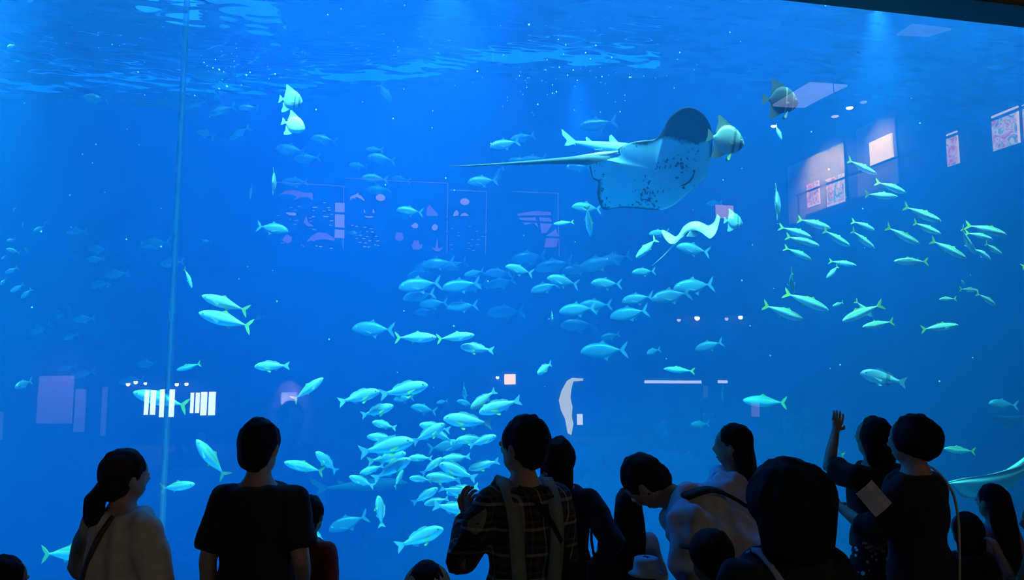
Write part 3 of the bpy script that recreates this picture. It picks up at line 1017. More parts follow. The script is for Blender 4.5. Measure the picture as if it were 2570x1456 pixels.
def build_fish():
    grp = None
    for ln in FISH.strip().splitlines():
        ln = ln.strip()
        if not ln or ln.startswith('#'):
            continue
        if ln.startswith('@'):
            grp = ln[1:]
            continue
        a, lab = ln.split('|')
        t = a.split()
        yaw = float(t[6])
        if abs(yaw) < 11:
            yaw += RND.uniform(-9, 9)
        bi = 0 if abs(yaw) > 60 else None
        place_fish(t[0], (float(t[1]), float(t[2])), (float(t[3]), float(t[4])), float(t[5]), yaw, t[7], lab.strip(), grp, bi)


build_fish()

# ================================================================== rays
def smooth_poly(pts, n, closed=False):
    """Catmull-Rom resampling of 2-D points to n samples."""
    P = [Vector((p[0], p[1])) for p in pts]
    m = len(P)
    segs = m if closed else m - 1
    out = []
    for i in range(n):
        t = i / n * segs if closed else i / (n - 1) * segs
        k = min(int(t), segs - 1)
        f = t - k
        g = (lambda j: P[j % m]) if closed else (lambda j: P[min(max(j, 0), m - 1)])
        a, b, c, d = g(k - 1), g(k), g(k + 1), g(k + 2)
        out.append(0.5 * ((2 * b) + (c - a) * f + (2 * a - 5 * b + 4 * c - d) * f * f + (3 * b - a - 3 * c + d) * f ** 3))
    return out


def frame_at(px, py, depth):
    """A frame square to the line of sight: x right, y away, z up."""
    P = at(px, py, depth)
    M = Matrix((RT, AX, UPV)).transposed().to_4x4()
    return Matrix.Translation(P) @ M


def ray_underside_mat():
    m, nt, N, L, P = new_mat('stingray_underside')
    P.inputs['Roughness'].default_value = 0.55
    at_ = N.new('ShaderNodeAttribute')
    at_.attribute_name = 'dark_tone'
    tc = N.new('ShaderNodeTexCoord')
    ns = N.new('ShaderNodeTexNoise')
    ns.inputs['Scale'].default_value = 34
    ns.inputs['Detail'].default_value = 2
    L.new(tc.outputs['Object'], ns.inputs[0])
    big = N.new('ShaderNodeTexNoise')
    big.inputs['Scale'].default_value = 5.5
    L.new(tc.outputs['Object'], big.inputs[0])
    mu = N.new('ShaderNodeMath')
    mu.operation = 'MULTIPLY'
    L.new(ns.outputs[0], mu.inputs[0])
    L.new(big.outputs[0], mu.inputs[1])
    r = N.new('ShaderNodeValToRGB')
    r.color_ramp.elements[0].position, r.color_ramp.elements[0].color = 0.365, (0.42, 0.74, 0.82, 1)
    r.color_ramp.elements[1].position, r.color_ramp.elements[1].color = 0.40, (0.05, 0.07, 0.09, 1)
    L.new(mu.outputs[0], r.inputs[0])
    ad = N.new('ShaderNodeMath')
    ad.operation = 'MULTIPLY_ADD'
    L.new(ns.outputs[0], ad.inputs[0])
    ad.inputs[1].default_value = 0.35
    L.new(at_.outputs['Fac'], ad.inputs[2])
    r2 = N.new('ShaderNodeValToRGB')
    r2.color_ramp.elements[0].position, r2.color_ramp.elements[0].color = 0.55, (0, 0, 0, 1)
    r2.color_ramp.elements[1].position, r2.color_ramp.elements[1].color = 0.82, (1, 1, 1, 1)
    L.new(ad.outputs[0], r2.inputs[0])
    mx = N.new('ShaderNodeMix')
    mx.data_type = 'RGBA'
    L.new(r2.outputs[0], mx.inputs[0])
    L.new(r.outputs[0], mx.inputs[6])
    mx.inputs[7].default_value = (0.022, 0.026, 0.034, 1)
    L.new(mx.outputs[2], P.inputs['Base Color'])
    return m


M_rayu = ray_underside_mat()
M_rayd = mat('stingray_back', (0.03, 0.033, 0.04), 0.6, vary=0.25, scale=9)
M_raytail = mat('stingray_tail_skin', (0.05, 0.055, 0.06), 0.6, vary=0.25, scale=20)
M_raypale = mat('stingray_fold_skin', (0.75, 0.78, 0.76), 0.5)
M_slit = mat('stingray_mouth_dark', (0.015, 0.02, 0.03), 0.6)


def great_stingray():
    D = 6.5
    cx, cy_ = 1640, 428
    outline = [(1482, 415), (1500, 400), (1530, 398), (1553, 392), (1551, 375), (1578, 362), (1610, 357), (1640, 354), (1656, 332), (1668, 308), (1690, 291),
               (1714, 288), (1740, 298), (1762, 318), (1776, 345), (1780, 378), (1778, 415), (1770, 445), (1748, 466), (1722, 490),
               (1700, 510), (1672, 522), (1640, 522), (1600, 518), (1560, 517), (1522, 521), (1508, 502), (1502, 476), (1504, 455), (1490, 446)]
    k = D / F
    O = smooth_poly([((x - cx) * k, -(y - cy_) * k) for x, y in outline], 84, True)
    n = len(O)
    rings = [0.0, 0.2, 0.4, 0.6, 0.74, 0.86, 0.94, 1.0]

    def curve(x, z):
        y = 0.0
        if z > 0.2:
            y -= 0.5 * (z - 0.2) ** 1.3                 # the raised wing curls over towards us
        if z < -0.12:
            y += 0.4 * (-z - 0.12) ** 1.4                # the lower wing sweeps back
        return y - 0.08 * x - 0.30 * z               # the belly is tipped down a little

    def dark(x, z, r):
        d = max(0.0, (r - 0.88) / 0.12) * (0.75 if x < 0.1 or z > 0.1 else 0.25)
        line = 0.235 + 0.03 * math.sin(x * 14)  # underside turns darker above this wavy line
        if z > line - 0.05:
            d = max(d, min(1.0, (z - line + 0.05) / 0.1))
        if x < -0.40:
            d = max(d, min(1.0, (-0.40 - x) / 0.1) * (1.0 if z < -0.02 else 0.4))
        return min(d, 1.0)

    vs, pg, fs, mi = [], [], [], []
    for side in (-1, 1):                                 # -1 belly (towards us), 1 back
        for r in rings:
            for i in range(n):
                x, z = O[i].x * r, O[i].y * r
                th = 0.085 * max(0.0, 1 - r ** 1.6) ** 0.8
                vs.append((x, curve(x, z) + side * (th * (0.6 if side < 0 else 1.0) + 0.004), z))
                pg.append(dark(x, z, r))
    R = len(rings)
    for si in range(2):
        b = si * R * n
        for j in range(R - 1):
            for i in range(n):
                q = (b + j * n + i, b + j * n + (i + 1) % n, b + (j + 1) * n + (i + 1) % n, b + (j + 1) * n + i)
                fs.append(q if si else q[::-1])
                mi.append(si)
    for i in range(n):
        a = (R - 1) * n
        fs.append((a + i, a + (i + 1) % n, R * n + a + (i + 1) % n, R * n + a + i))
        mi.append(1)
    me = bpy.data.meshes.new('stingray')
    me.from_pydata(vs, [], fs)
    for p, m_ in zip(me.polygons, mi):
        p.material_index = m_
        p.use_smooth = True
    at_ = me.attributes.new('dark_tone', 'FLOAT', 'POINT')
    at_.data.foreach_set('value', pg)
    me.materials.append(M_rayu)
    me.materials.append(M_rayd)
    bm = bmesh.new()
    bm.from_mesh(me)
    bmesh.ops.remove_doubles(bm, verts=bm.verts, dist=1e-5)
    bmesh.ops.recalc_face_normals(bm, faces=bm.faces)
    bm.to_mesh(me)
    bm.free()
    o = link('stingray', me)
    o.matrix_world = frame_at(cx, cy_, D)
    tag(o, 'great stingray gliding right with pale spotted belly towards us and whip tail', 'stingray')

    def loc(x, y, dy=0.0):
        X, Z = (x - cx) * k, -(y - cy_) * k
        return Vector((X, curve(X, Z) + dy, Z))

    m = MB()
    pts = [(1530, 404, 14), (1490, 400, 13), (1440, 400, 10), (1380, 402, 7), (1310, 405, 4.5), (1230, 408, 2.6), (1170, 410, 1.8), (1124, 411, 0.8)]
    m.tube([loc(x, y, 0.02) for x, y, r in pts], [(r * k * 0.8, r * k) for x, y, r in pts], 10)
    m.build('tail', M_raytail, o, True)
    m = MB()
    pts = [(1552, 380, 2), (1520, 386, 8), (1490, 388, 6), (1450, 392, 4), (1400, 397, 3), (1340, 402, 1.5)]
    m.tube([loc(x, y, 0.05) for x, y, r in pts], [r * k for x, y, r in pts], 8)
    m.build('tail_fold', M_raypale, o, True)
    m = MB()
    pts = [(1738, 436), (1734, 448), (1727, 458), (1716, 465), (1706, 468)]
    m.tube([loc(x, y, -0.055 - 0.0) for x, y in pts], [0.004, 0.008, 0.009, 0.008, 0.004], 6)
    m.build('mouth', M_slit, o, True)
    for x, y in ((1737, 433), (1714, 472)):
        MB().ball(loc(x, y, -0.052), (0.012, 0.01, 0.012), 8, 5).build('nostril', M_slit, o, True)
    for i in range(5):
        for x, y in ((1652 + 13 * i, 424 - 1.2 * i), (1612 + 13 * i, 486 - 1.5 * i)):
            c = loc(x, y, -0.066 + abs(i - 2) * 0.004)
            MB().box(c, (0.007, 0.012, 0.028), Matrix.Rotation(0.25, 3, 'Y')).build('gill_slit', M_slit, o)
    MB().slab([((x - cx) * k, -(y - cy_) * k) for x, y in ((1482, 414), (1520, 404), (1556, 412), (1530, 440), (1505, 450), (1490, 445))], 0.02,
              lambda x, z, h: (x, curve(x, z) - 0.05 + h, z)).build('pelvic_fin', M_rayu, o)


great_stingray()


def strip_ray(name, label, top, bottom, depth, mats, tail=None, thick=0.05, wav=0.12, cat='stingray', twist=0.5):
    """A ray seen along its edge: a wing sheet between an upper and a lower edge, thick in the middle."""
    cx = sum(p[0] for p in top) / len(top)
    cy_ = sum(p[1] for p in top) / len(top)
    k = depth / F
    n, w = 40, 9
    A, B = smooth_poly(top, n), smooth_poly(bottom, n)
    vs, fs = [], []
    for side in (-1, 1):
        for i in range(n):
            s = i / (n - 1)
            for j in range(w):
                t = j / (w - 1)
                p = A[i].lerp(B[i], t)
                x, z = (p.x - cx) * k, -(p.y - cy_) * k
                th = thick * math.sin(PI * t) ** 0.7 * (0.2 + 0.8 * math.sin(PI * s))
                y = (t - 0.5) * twist * abs((A[i] - B[i]).length) * k * 2 + wav * math.sin(s * 7) * 0.4 + side * (th + 0.002)
                vs.append((x, y, z))
    for si in range(2):
        b = si * n * w
        for i in range(n - 1):
            for j in range(w - 1):
                q = (b + i * w + j, b + (i + 1) * w + j, b + (i + 1) * w + j + 1, b + i * w + j + 1)
                fs.append(q if si == 0 else q[::-1])
    m = MB().add(vs, fs)
    rim = [i * w for i in range(n)] + [(n - 1) * w + j for j in range(1, w)] + [i * w + w - 1 for i in range(n - 2, -1, -1)] + [j for j in range(w - 2, 0, -1)]
    m.f += [(rim[i], rim[(i + 1) % len(rim)], rim[(i + 1) % len(rim)] + n * w, rim[i] + n * w) for i in range(len(rim))]
    m.m += [0] * len(rim)
    o = m.build(name, mats[0], None, True)
    o.matrix_world = frame_at(cx, cy_, depth)
    tag(o, label, cat)
    if tail:
        MB().tube([((x - cx) * k, 0, -(y - cy_) * k) for x, y, r in tail], [r * k for x, y, r in tail], 7).build('tail', mats[1], o, True)
    return o, cx, cy_, k


M_ray2 = mat('small_ray_skin', (0.72, 0.80, 0.76), 0.5, vary=0.2, scale=10)
M_ray2t = mat('small_ray_tail', (0.68, 0.74, 0.72), 0.5)
o, cx, cy_, k = strip_ray('cownose_ray', 'small pale ray with waving wings and thin tail below the great stingray',
    [(1661, 582), (1668, 574), (1684, 580), (1698, 592), (1707, 586), (1717, 568), (1733, 557), (1751, 554), (1768, 559), (1782, 564), (1797, 555), (1804, 536)],
    [(1661, 586), (1670, 604), (1684, 613), (1700, 604), (1712, 594), (1722, 584), (1738, 580), (1752, 586), (1764, 596), (1776, 600), (1794, 582), (1808, 546)],
    6.8, (M_ray2, M_ray2t), tail=[(1724, 584, 6), (1706, 600, 4), (1688, 618, 2.2), (1668, 640, 1.5), (1637, 667, 0.8)], thick=0.035, twist=-0.6)
MB().slab([((x - cx) * k, -(y - cy_) * k) for x, y in ((1728, 580), (1740, 578), (1752, 582), (1740, 596), (1720, 595))], 0.02,
          lambda x, z, h: (x, -0.06 + h, z)).build('pelvic_fin', M_ray2t, o)
M_ray3 = mat('shadow_ray_skin', (0.05, 0.09, 0.13), 0.6, vary=0.2, scale=6)
strip_ray('eagle_ray', 'dark blue ray crossing behind the joint just under the surface',
          [(330, 262), (346, 252), (380, 254), (420, 249), (448, 238), (470, 240), (488, 250)], [(332, 265), (352, 266), (385, 264), (415, 268), (436, 276), (452, 282), (484, 268)],
          8.6, (M_ray3, M_ray3), thick=0.06)
M_ray4 = mat('teal_ray_skin', (0.30, 0.46, 0.44), 0.55, vary=0.25, scale=5)
strip_ray('guitarfish', 'large teal guitarfish rising into the frame at the lower right',
          [(2384, 1210), (2420, 1200), (2468, 1182), (2515, 1160), (2545, 1138), (2580, 1112), (2640, 1080)],
          [(2384, 1214), (2412, 1232), (2448, 1262), (2500, 1256), (2545, 1222), (2580, 1196), (2640, 1170)],
          6.6, (M_ray4, M_ray4), thick=0.12, cat='fish')
strip_ray('eagle_ray', 'dim shadowy ray under the dusky teal fish at the right edge',
          [(2488, 1040), (2520, 1042), (2550, 1034), (2580, 1022), (2640, 1016)], [(2490, 1050), (2520, 1066), (2550, 1076), (2580, 1070), (2640, 1064)],
          8.8, (M_ray3, M_ray3), thick=0.06)


# ------------------------------------------------------------------ lamps and added blue glows over the water, seen broken up by the ripples
def over_water(px, py, h):
    d = ray(px, py)
    return CAM + d * ((SURF + h - CAM.z) / d.z)


def pendant(px, py, h, sx, sy, col, strength, label):
    P = over_water(px, py, h)
    o = empty('pendant_lamp', P)
    MB().box((0, 0, 0.06), (sx + 0.08, sy + 0.08, 0.1)).build('housing', M_frame, o)
    MB().box((0, 0, 0.0), (sx, sy, 0.03)).build('diffuser', lamp_mat('pendant_%s_%d' % (col[0], int(strength * 10)), col, strength), o)
    MB().tube([(0, 0, 0.1), (0, 0, HZ - P.z)], 0.012, 6).build('cable', M_frame, o)
    tag(o, label, 'lamp', 'lamps over the water')


pendant(1432, 196, 0.45, 0.34, 0.5, (0.8, 0.97, 1.0), 55, 'white lamp above the water, glittering over the great stingray')
pendant(415, 60, 0.5, 0.8, 1.2, (0.02, 0.16, 1.0), 5.0, 'added blue glow above the water, rippling left of the joint')  # unseen panel added to put blue streaks in the ripples
pendant(620, 90, 0.5, 0.9, 1.3, (0.02, 0.20, 0.9), 2.0, 'dim added blue glow above the water, rippling right of the joint')  # second unseen panel added for fainter blue ripples
pendant(2210, -4, 0.4, 0.7, 0.5, (0.6, 0.95, 1.0), 6, 'white lamp above the water, glittering at the upper right')
ls = MB()
for (a, b) in zip(BACK[1:4], BACK[2:5]):
    a, b = Vector((a[0], a[1] - 0.06, 0)), Vector((b[0], b[1] - 0.06, 0))
    d = (b - a)
    ang = math.atan2(d.y, d.x)
    ls.box((a + b) / 2 + Vector((0, 0, SURF + 0.14)), (d.length, 0.05, 0.12), Matrix.Rotation(ang, 3, 'Z'))
o = ls.build('strip_light', lamp_mat('added_blue_glow', (0.01, 0.18, 1.0), 3.0))  # glow added for the blue band where ripples meet the wall
tag(o, 'added blue glow along the back wall at the water line', 'lamp')

# ------------------------------------------------------------------ specks drifting in the water
rs = random.Random(5)
sp = MB()
for i in range(230):
    if i < 90:
        px, py = rs.gauss(1420, 130), rs.gauss(190, 40)
        d = rs.uniform(7, 9.5)
    elif i < 140:
        px, py, d = rs.gauss(560, 90), rs.gauss(160, 50), rs.uniform(6, 9)
    else:
        px, py, d = rs.uniform(20, 2550), rs.uniform(10, 1000), rs.uniform(5.6, 8.5)
    P = at(px, py, d)
    if P.z > SURF - 0.1:
        continue
    sp.ball(P, rs.uniform(0.0035, 0.009), 5, 4)
o = sp.build('drifting_bubbles', mat('bubble_white', (0.9, 0.95, 0.95), 0.2))
tag(o, 'tiny white bubbles and specks drifting through the tank water', 'bubbles', kind='stuff')

# ================================================================== the hall behind us, seen mirrored in the acrylic
GR = GV - 0.055                  # the reflecting face


def mback(px, py, v=HV0 + 0.02):
    """Where on the hall plane v a mirrored thing seen at (px, py) really is."""
    P = onv(px, py, 2 * GR - v)
    return Vector((P.x, v, P.z))


def mright(px, py, u=HU1 - 0.02):
    d = ray(px, py)
    P = CAM + d * (u / d.x)
    return Vector((u, 2 * GR - P.y, P.z))


def mceil(px, py, z=HZ - 0.02):
    d = ray(px, py)
    P = CAM + d * ((z - CAM.z) / d.z)
    return Vector((P.x, 2 * GR - P.y, z))


def back_panel(name, x0, y0, x1, y1, m, t=0.04, off=0.0, parent=None):
    a, b = mback((x0 + x1) / 2, (y0 + y1) / 2), None
    l, r = mback(x0, (y0 + y1) / 2), mback(x1, (y0 + y1) / 2)
    tp, bt = mback((x0 + x1) / 2, y0), mback((x0 + x1) / 2, y1)
    c = Vector(((l.x + r.x) / 2, HV0 + off + t / 2, (tp.z + bt.z) / 2))
    return MB().box(c, (r.x - l.x, t, tp.z - bt.z)).build(name, m, parent), c, (r.x - l.x, tp.z - bt.z)


def hall_spot(loc, target, watts, col, deg, blend=0.8):
    spot('hall_spot', loc, target, watts * 7.0, col, deg, blend, 0.04)


LILAC = (0.72, 0.55, 0.95)
WARM = (1.0, 0.70, 0.22)
M_cut = mat('mural_cutout_white', (0.8, 0.76, 0.85), 0.7, emit=(0.75, 0.62, 1.0), estr=3.0)      # emission stands in for lamplight on the figures
M_cutp = mat('mural_cutout_lilac', (0.62, 0.42, 0.72), 0.7, emit=(0.62, 0.30, 0.85), estr=1.7)  # lilac glow likewise put in place of lamplight
M_strip = mat('mural_frame_strip', (0.6, 0.55, 0.7), 0.7, emit=(0.55, 0.45, 1.0), estr=1.3)  # strips glow in place of light falling on them
M_board = mat('mural_board_navy', (0.02, 0.03, 0.08), 0.7)
M_rail = mat('gallery_rail_black', (0.008, 0.008, 0.01), 0.4)
M_cream = mat('gallery_wall_cream', (0.72, 0.66, 0.55), 0.8, scale=2)


# --- sea mural on the upper back wall
def cut(parent, name, pts, m, off):
    """A flat cut-out: outline given where it falls in the picture."""
    W = [mback(x, y) for x, y in pts]
    MB().slab([(p.x, p.z) for p in W], 0.012, lambda x, z, h: (x - parent.location.x, HV0 + off + h - parent.location.y, z - parent.location.z)).build(name, m, parent)


def blob(cx, cy_, rx, ry, n=10, seed=0, jag=0.12):
    r = random.Random(seed)
    return [(cx + rx * (1 + r.uniform(-jag, jag)) * math.cos(2 * PI * i / n), cy_ + ry * (1 + r.uniform(-jag, jag)) * math.sin(2 * PI * i / n)) for i in range(n)]


def minifish(cx, cy_, l):
    return [(cx - l / 2, cy_), (cx - l * 0.1, cy_ - 1.3), (cx + l * 0.3, cy_ - 0.5), (cx + l / 2, cy_ - 1.3), (cx + l / 2, cy_ + 1.3), (cx + l * 0.3, cy_ + 0.5), (cx - l * 0.1, cy_ + 1.3)]


def mural(x0, y0, x1, y1, label):
    c = mback((x0 + x1) / 2, (y0 + y1) / 2)
    l, r, t, b = mback(x0, y0), mback(x1, y0), mback((x0 + x1) / 2, y0), mback((x0 + x1) / 2, y1)
    o = empty('mural_panel', (c.x, HV0, c.z))
    tag(o, label, 'mural', 'mural panels on the upper back wall')
    w, h = r.x - l.x, t.z - b.z
    MB().box((0, 0.02, 0), (w, 0.04, h)).build('board', M_board, o)
    for dx, dz, sx, sz in ((0, h / 2, w, 0.018), (w / 2, 0, 0.018, h)):
        MB().box((dx, 0.05, dz), (sx, 0.02, sz)).build('frame_strip', M_strip, o)
    return o


m1 = mural(690, 462, 864, 648, 'mural board with shark and ray cut-outs, left of the bright pillar')
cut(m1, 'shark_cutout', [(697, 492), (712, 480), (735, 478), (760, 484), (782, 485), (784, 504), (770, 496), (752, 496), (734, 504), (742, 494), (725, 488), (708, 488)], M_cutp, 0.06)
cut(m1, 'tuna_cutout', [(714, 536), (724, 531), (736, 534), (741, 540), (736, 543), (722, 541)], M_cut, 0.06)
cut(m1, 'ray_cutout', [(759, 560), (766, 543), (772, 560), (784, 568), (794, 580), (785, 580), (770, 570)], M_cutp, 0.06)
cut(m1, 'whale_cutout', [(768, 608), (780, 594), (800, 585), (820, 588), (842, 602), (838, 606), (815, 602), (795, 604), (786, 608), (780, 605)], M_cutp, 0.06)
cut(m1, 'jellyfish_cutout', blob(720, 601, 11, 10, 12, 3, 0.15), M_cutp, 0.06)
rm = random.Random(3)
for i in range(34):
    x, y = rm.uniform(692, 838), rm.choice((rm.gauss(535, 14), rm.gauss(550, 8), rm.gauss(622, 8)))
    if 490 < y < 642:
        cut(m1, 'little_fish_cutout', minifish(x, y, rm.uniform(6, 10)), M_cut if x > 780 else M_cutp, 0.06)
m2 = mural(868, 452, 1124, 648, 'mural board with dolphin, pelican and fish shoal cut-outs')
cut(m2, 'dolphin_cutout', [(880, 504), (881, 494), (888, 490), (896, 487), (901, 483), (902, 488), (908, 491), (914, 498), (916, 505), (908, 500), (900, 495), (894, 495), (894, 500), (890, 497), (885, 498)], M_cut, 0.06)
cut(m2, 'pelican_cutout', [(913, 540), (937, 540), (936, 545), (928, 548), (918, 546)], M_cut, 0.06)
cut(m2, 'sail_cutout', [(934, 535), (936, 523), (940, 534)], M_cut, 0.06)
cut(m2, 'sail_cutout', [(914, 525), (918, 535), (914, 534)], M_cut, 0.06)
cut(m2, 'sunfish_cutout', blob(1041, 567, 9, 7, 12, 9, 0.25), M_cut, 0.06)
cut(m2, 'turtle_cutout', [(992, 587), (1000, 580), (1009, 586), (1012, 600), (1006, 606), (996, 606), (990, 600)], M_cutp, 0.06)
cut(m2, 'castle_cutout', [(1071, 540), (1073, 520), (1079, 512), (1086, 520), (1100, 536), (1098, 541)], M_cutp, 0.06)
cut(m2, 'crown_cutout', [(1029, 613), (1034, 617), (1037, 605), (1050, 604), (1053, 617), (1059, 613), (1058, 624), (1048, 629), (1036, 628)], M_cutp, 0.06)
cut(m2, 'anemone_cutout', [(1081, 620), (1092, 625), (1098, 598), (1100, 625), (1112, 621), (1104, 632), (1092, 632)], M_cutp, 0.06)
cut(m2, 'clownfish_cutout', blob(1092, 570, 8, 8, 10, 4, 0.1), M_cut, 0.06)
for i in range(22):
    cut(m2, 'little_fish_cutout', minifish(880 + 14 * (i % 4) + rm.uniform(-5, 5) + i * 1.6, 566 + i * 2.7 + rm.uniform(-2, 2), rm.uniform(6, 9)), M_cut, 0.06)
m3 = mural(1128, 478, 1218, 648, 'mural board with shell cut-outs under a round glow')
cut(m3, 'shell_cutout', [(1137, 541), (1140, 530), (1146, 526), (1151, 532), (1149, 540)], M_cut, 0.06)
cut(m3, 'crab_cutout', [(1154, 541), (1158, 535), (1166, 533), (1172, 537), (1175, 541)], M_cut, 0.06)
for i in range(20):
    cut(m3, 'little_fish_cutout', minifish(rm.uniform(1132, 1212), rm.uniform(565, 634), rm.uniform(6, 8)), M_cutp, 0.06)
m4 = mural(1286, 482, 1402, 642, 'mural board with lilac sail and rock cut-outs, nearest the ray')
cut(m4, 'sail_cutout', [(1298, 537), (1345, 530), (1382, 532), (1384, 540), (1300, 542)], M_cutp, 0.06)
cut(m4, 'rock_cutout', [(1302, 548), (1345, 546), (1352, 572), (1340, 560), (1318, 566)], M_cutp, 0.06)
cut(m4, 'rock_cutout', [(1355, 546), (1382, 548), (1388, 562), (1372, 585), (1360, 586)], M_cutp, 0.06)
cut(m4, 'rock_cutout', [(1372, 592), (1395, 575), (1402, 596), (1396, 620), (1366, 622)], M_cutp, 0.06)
# gallery in front of the mural: floor slab, black railing, white lit pillar
zs = mback(900, 655).z
wallbox('floor_gallery_back', (-6, HV0, zs - 0.25), (9.5, HV0 + 1.9, zs), M_wall)
ro = empty('gallery_railing', (0, HV0 + 1.8, zs))
tag(ro, 'black gallery railing in front of the sea mural', 'railing')
for h in (0.55, 0.95):
    MB().box((1.75, 0, h), (15.4, 0.05, 0.05)).build('rail', M_rail, ro)
for i in range(9):
    MB().box((-5.9 + i * 1.91, 0, 0.49), (0.06, 0.06, 0.98)).build('post', M_rail, ro)
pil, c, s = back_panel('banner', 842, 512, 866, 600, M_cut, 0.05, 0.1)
tag(pil, 'tall white lit banner beside the shark and ray mural', 'banner')
pc = mback(954, 498)
for px, py, lab in ((954, 498, 'round glowing lamp over the dolphin mural'), (1163, 508, 'round glowing lamp over the shell mural')):
    pc = mback(px, py)
    o = empty('round_lamp', (pc.x, HV0 + 0.16, pc.z))
    tag(o, lab, 'lamp', 'round lamps over the mural')
    MB().ball((0, 0.05, 0), (0.13, 0.07, 0.10), 12, 8).build('globe', lamp_mat('round_glow', (0.85, 0.6, 1.0), 3.5), o, True)
    MB().box((0, -0.04, 0), (0.1, 0.1, 0.1)).build('mount', M_rail, o)

# --- lower back wall: windows, lamps, lit panels
M_day = lamp_mat('window_daylight', (0.75, 0.93, 1.0), 17)
for wi, (x0, x1, y0, y1, lab) in enumerate(((364, 392, 980, 1040, 'narrow daylit far window, first from the hall corner'), (402, 437, 978, 1046, 'daylit far window behind the window joint'),
                            (477, 500, 986, 1036, 'narrow daylit far window right of the joint'), (503, 540, 984, 1042, 'broad daylit far window farthest right of the joint'))):
    n = 'window_%d' % (wi + 3)
    w, c, s = back_panel(n, x0, y0, x1, y1, M_day, 0.03, 0.01)
    tag(w, lab, kind='structure')
    MB().box(c + Vector((0, 0.04, 0)), (0.03, 0.03, s[1])).build('mullion', M_frame).parent = w
    w.children[0].matrix_parent_inverse = w.matrix_world.inverted()
M_bulb = lamp_mat('warm_bulb', (1.0, 0.62, 0.15), 48)
M_dimbulb = lamp_mat('dim_bulb', (1.0, 0.75, 0.6), 7)


def wall_lamp(px, py, r, m, label, grp):
    p = mback(px, py)
    o = empty('wall_spotlight', (p.x, HV0, p.z))
    tag(o, label, 'lamp', grp)
    MB().tube([(0, 0.0, r * 1.2), (0, 0.16, r * 1.2)], r * 0.5, 8).build('arm', M_rail, o)
    MB().ball((0, 0.2, 0), r, 10, 7).build('bulb', m, o, True)
    MB().tube([(0, 0.2, r * 0.5), (0, 0.2, r * 2.0)], [r * 1.3, r * 0.6], 10).build('hood', M_rail, o, True)


for px, py, r, m, lab in ((328, 965, 0.05, M_bulb, 'first warm wall lamp from the hall corner over the far windows'), (347, 960, 0.05, M_bulb, 'second warm wall lamp from the hall corner over the far windows'),
                          (371, 963, 0.04, M_bulb, 'third warm wall lamp from the hall corner over the far windows'), (447, 965, 0.05, M_bulb, 'warm wall lamp just right of the joint'),
                          (471, 964, 0.05, M_bulb, 'warm wall lamp second right of the joint'),
                          (1743, 800, 0.075, M_bulb, 'bright warm wall lamp, left of the bright pair'), (1853, 797, 0.07, M_bulb, 'bright warm wall lamp, right of the bright pair'),
                          (1699, 805, 0.06, M_dimbulb, 'dim wall lamp left of the bright pair'), (1816, 801, 0.06, M_dimbulb, 'dim wall lamp between the bright pair'),
                          (1246, 946, 0.045, M_bulb, 'small warm wall lamp left of the glowing square')):
    wall_lamp(px, py, r, m, lab, 'warm wall lamps')
sq, c, s = back_panel('light_box', 1266, 938, 1293, 964, lamp_mat('warm_box', (1.0, 0.60, 0.12), 18), 0.06, 0.0)
tag(sq, 'glowing warm square light box over the grunt school', 'lamp')
for x0, x1, y0, y1, lab in ((1618, 1756, 956, 963, 'long white strip light over the bending visitor'), (1798, 1821, 955, 962, 'short white strip light beside the long one')):
    b, c, s = back_panel('strip_light', x0, y0, x1, y1, lamp_mat('strip_white', (0.8, 0.92, 1.0), 8), 0.05, 0.03)
    tag(b, lab, 'lamp', 'white strip lights')
M_pale = mat('pale_partition', (0.7, 0.66, 0.74), 0.8, emit=(0.42, 0.40, 0.8), estr=0.5)   # weak emission in place of lamplight on these panels
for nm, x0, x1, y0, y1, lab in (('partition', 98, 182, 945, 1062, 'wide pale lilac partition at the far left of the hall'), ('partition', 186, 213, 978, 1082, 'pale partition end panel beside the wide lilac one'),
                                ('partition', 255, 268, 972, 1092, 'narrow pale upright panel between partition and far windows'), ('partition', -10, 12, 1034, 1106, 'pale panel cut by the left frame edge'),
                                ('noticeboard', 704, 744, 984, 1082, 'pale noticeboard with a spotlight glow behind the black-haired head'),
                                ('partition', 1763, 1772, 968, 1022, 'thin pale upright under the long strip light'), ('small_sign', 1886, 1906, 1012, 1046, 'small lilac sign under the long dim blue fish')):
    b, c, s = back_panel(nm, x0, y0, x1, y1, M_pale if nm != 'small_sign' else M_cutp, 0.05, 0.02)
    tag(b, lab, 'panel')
c0, c1, c2 = mback(150, 1000), mback(230, 1030), mback(722, 1020)
hall_spot((c0.x, HV0 + 1.6, c0.z + 1.6), (c0.x, HV0, c0.z + 0.2), 40, LILAC, 70, 1.0)
hall_spot((c2.x, HV0 + 0.5, c2.z + 0.9), (c2.x + 0.05, HV0, c2.z + 0.2), 70, (0.9, 0.85, 0.9), 70)
# the brightly lit doorway
d0 = mback(1420, 1020)
cu = MB()
r9 = random.Random(9)
L0 = [(1436, 948), (1462, 950), (1462, 955), (1438, 957), (1433, 975), (1431, 1000), (1436, 1020), (1434, 1045), (1438, 1062), (1432, 1090), (1424, 1086), (1418, 1050), (1408, 1030), (1403, 1005), (1410, 980), (1418, 966), (1424, 955)]
W9 = [mback(x, y) for x, y in L0]
cu.slab([(p.x, p.z) for p in W9], 0.08, lambda x, z, h: (x, HV0 + 0.06 + h, z))
cb = cu.build('glowing_wall_patch', mat('glowing_wall_cream', (0.85, 0.84, 0.66), 0.8, bump=0.4, scale=9, emit=(0.95, 1.0, 0.35), estr=6.5)   # lit wall: its brightness is put in as emission
    )
tag(cb, 'jagged cream patch of lit wall beside the dark doorway, right of the plaid visitor', 'glowing_wall_patch')
tb, c, s = back_panel('screen', 1449, 1038, 1463, 1065, lamp_mat('small_screen', (0.9, 0.95, 1.0), 9), 0.03, 0.03)
tag(tb, 'small bright white screen in the dark doorway', 'screen')

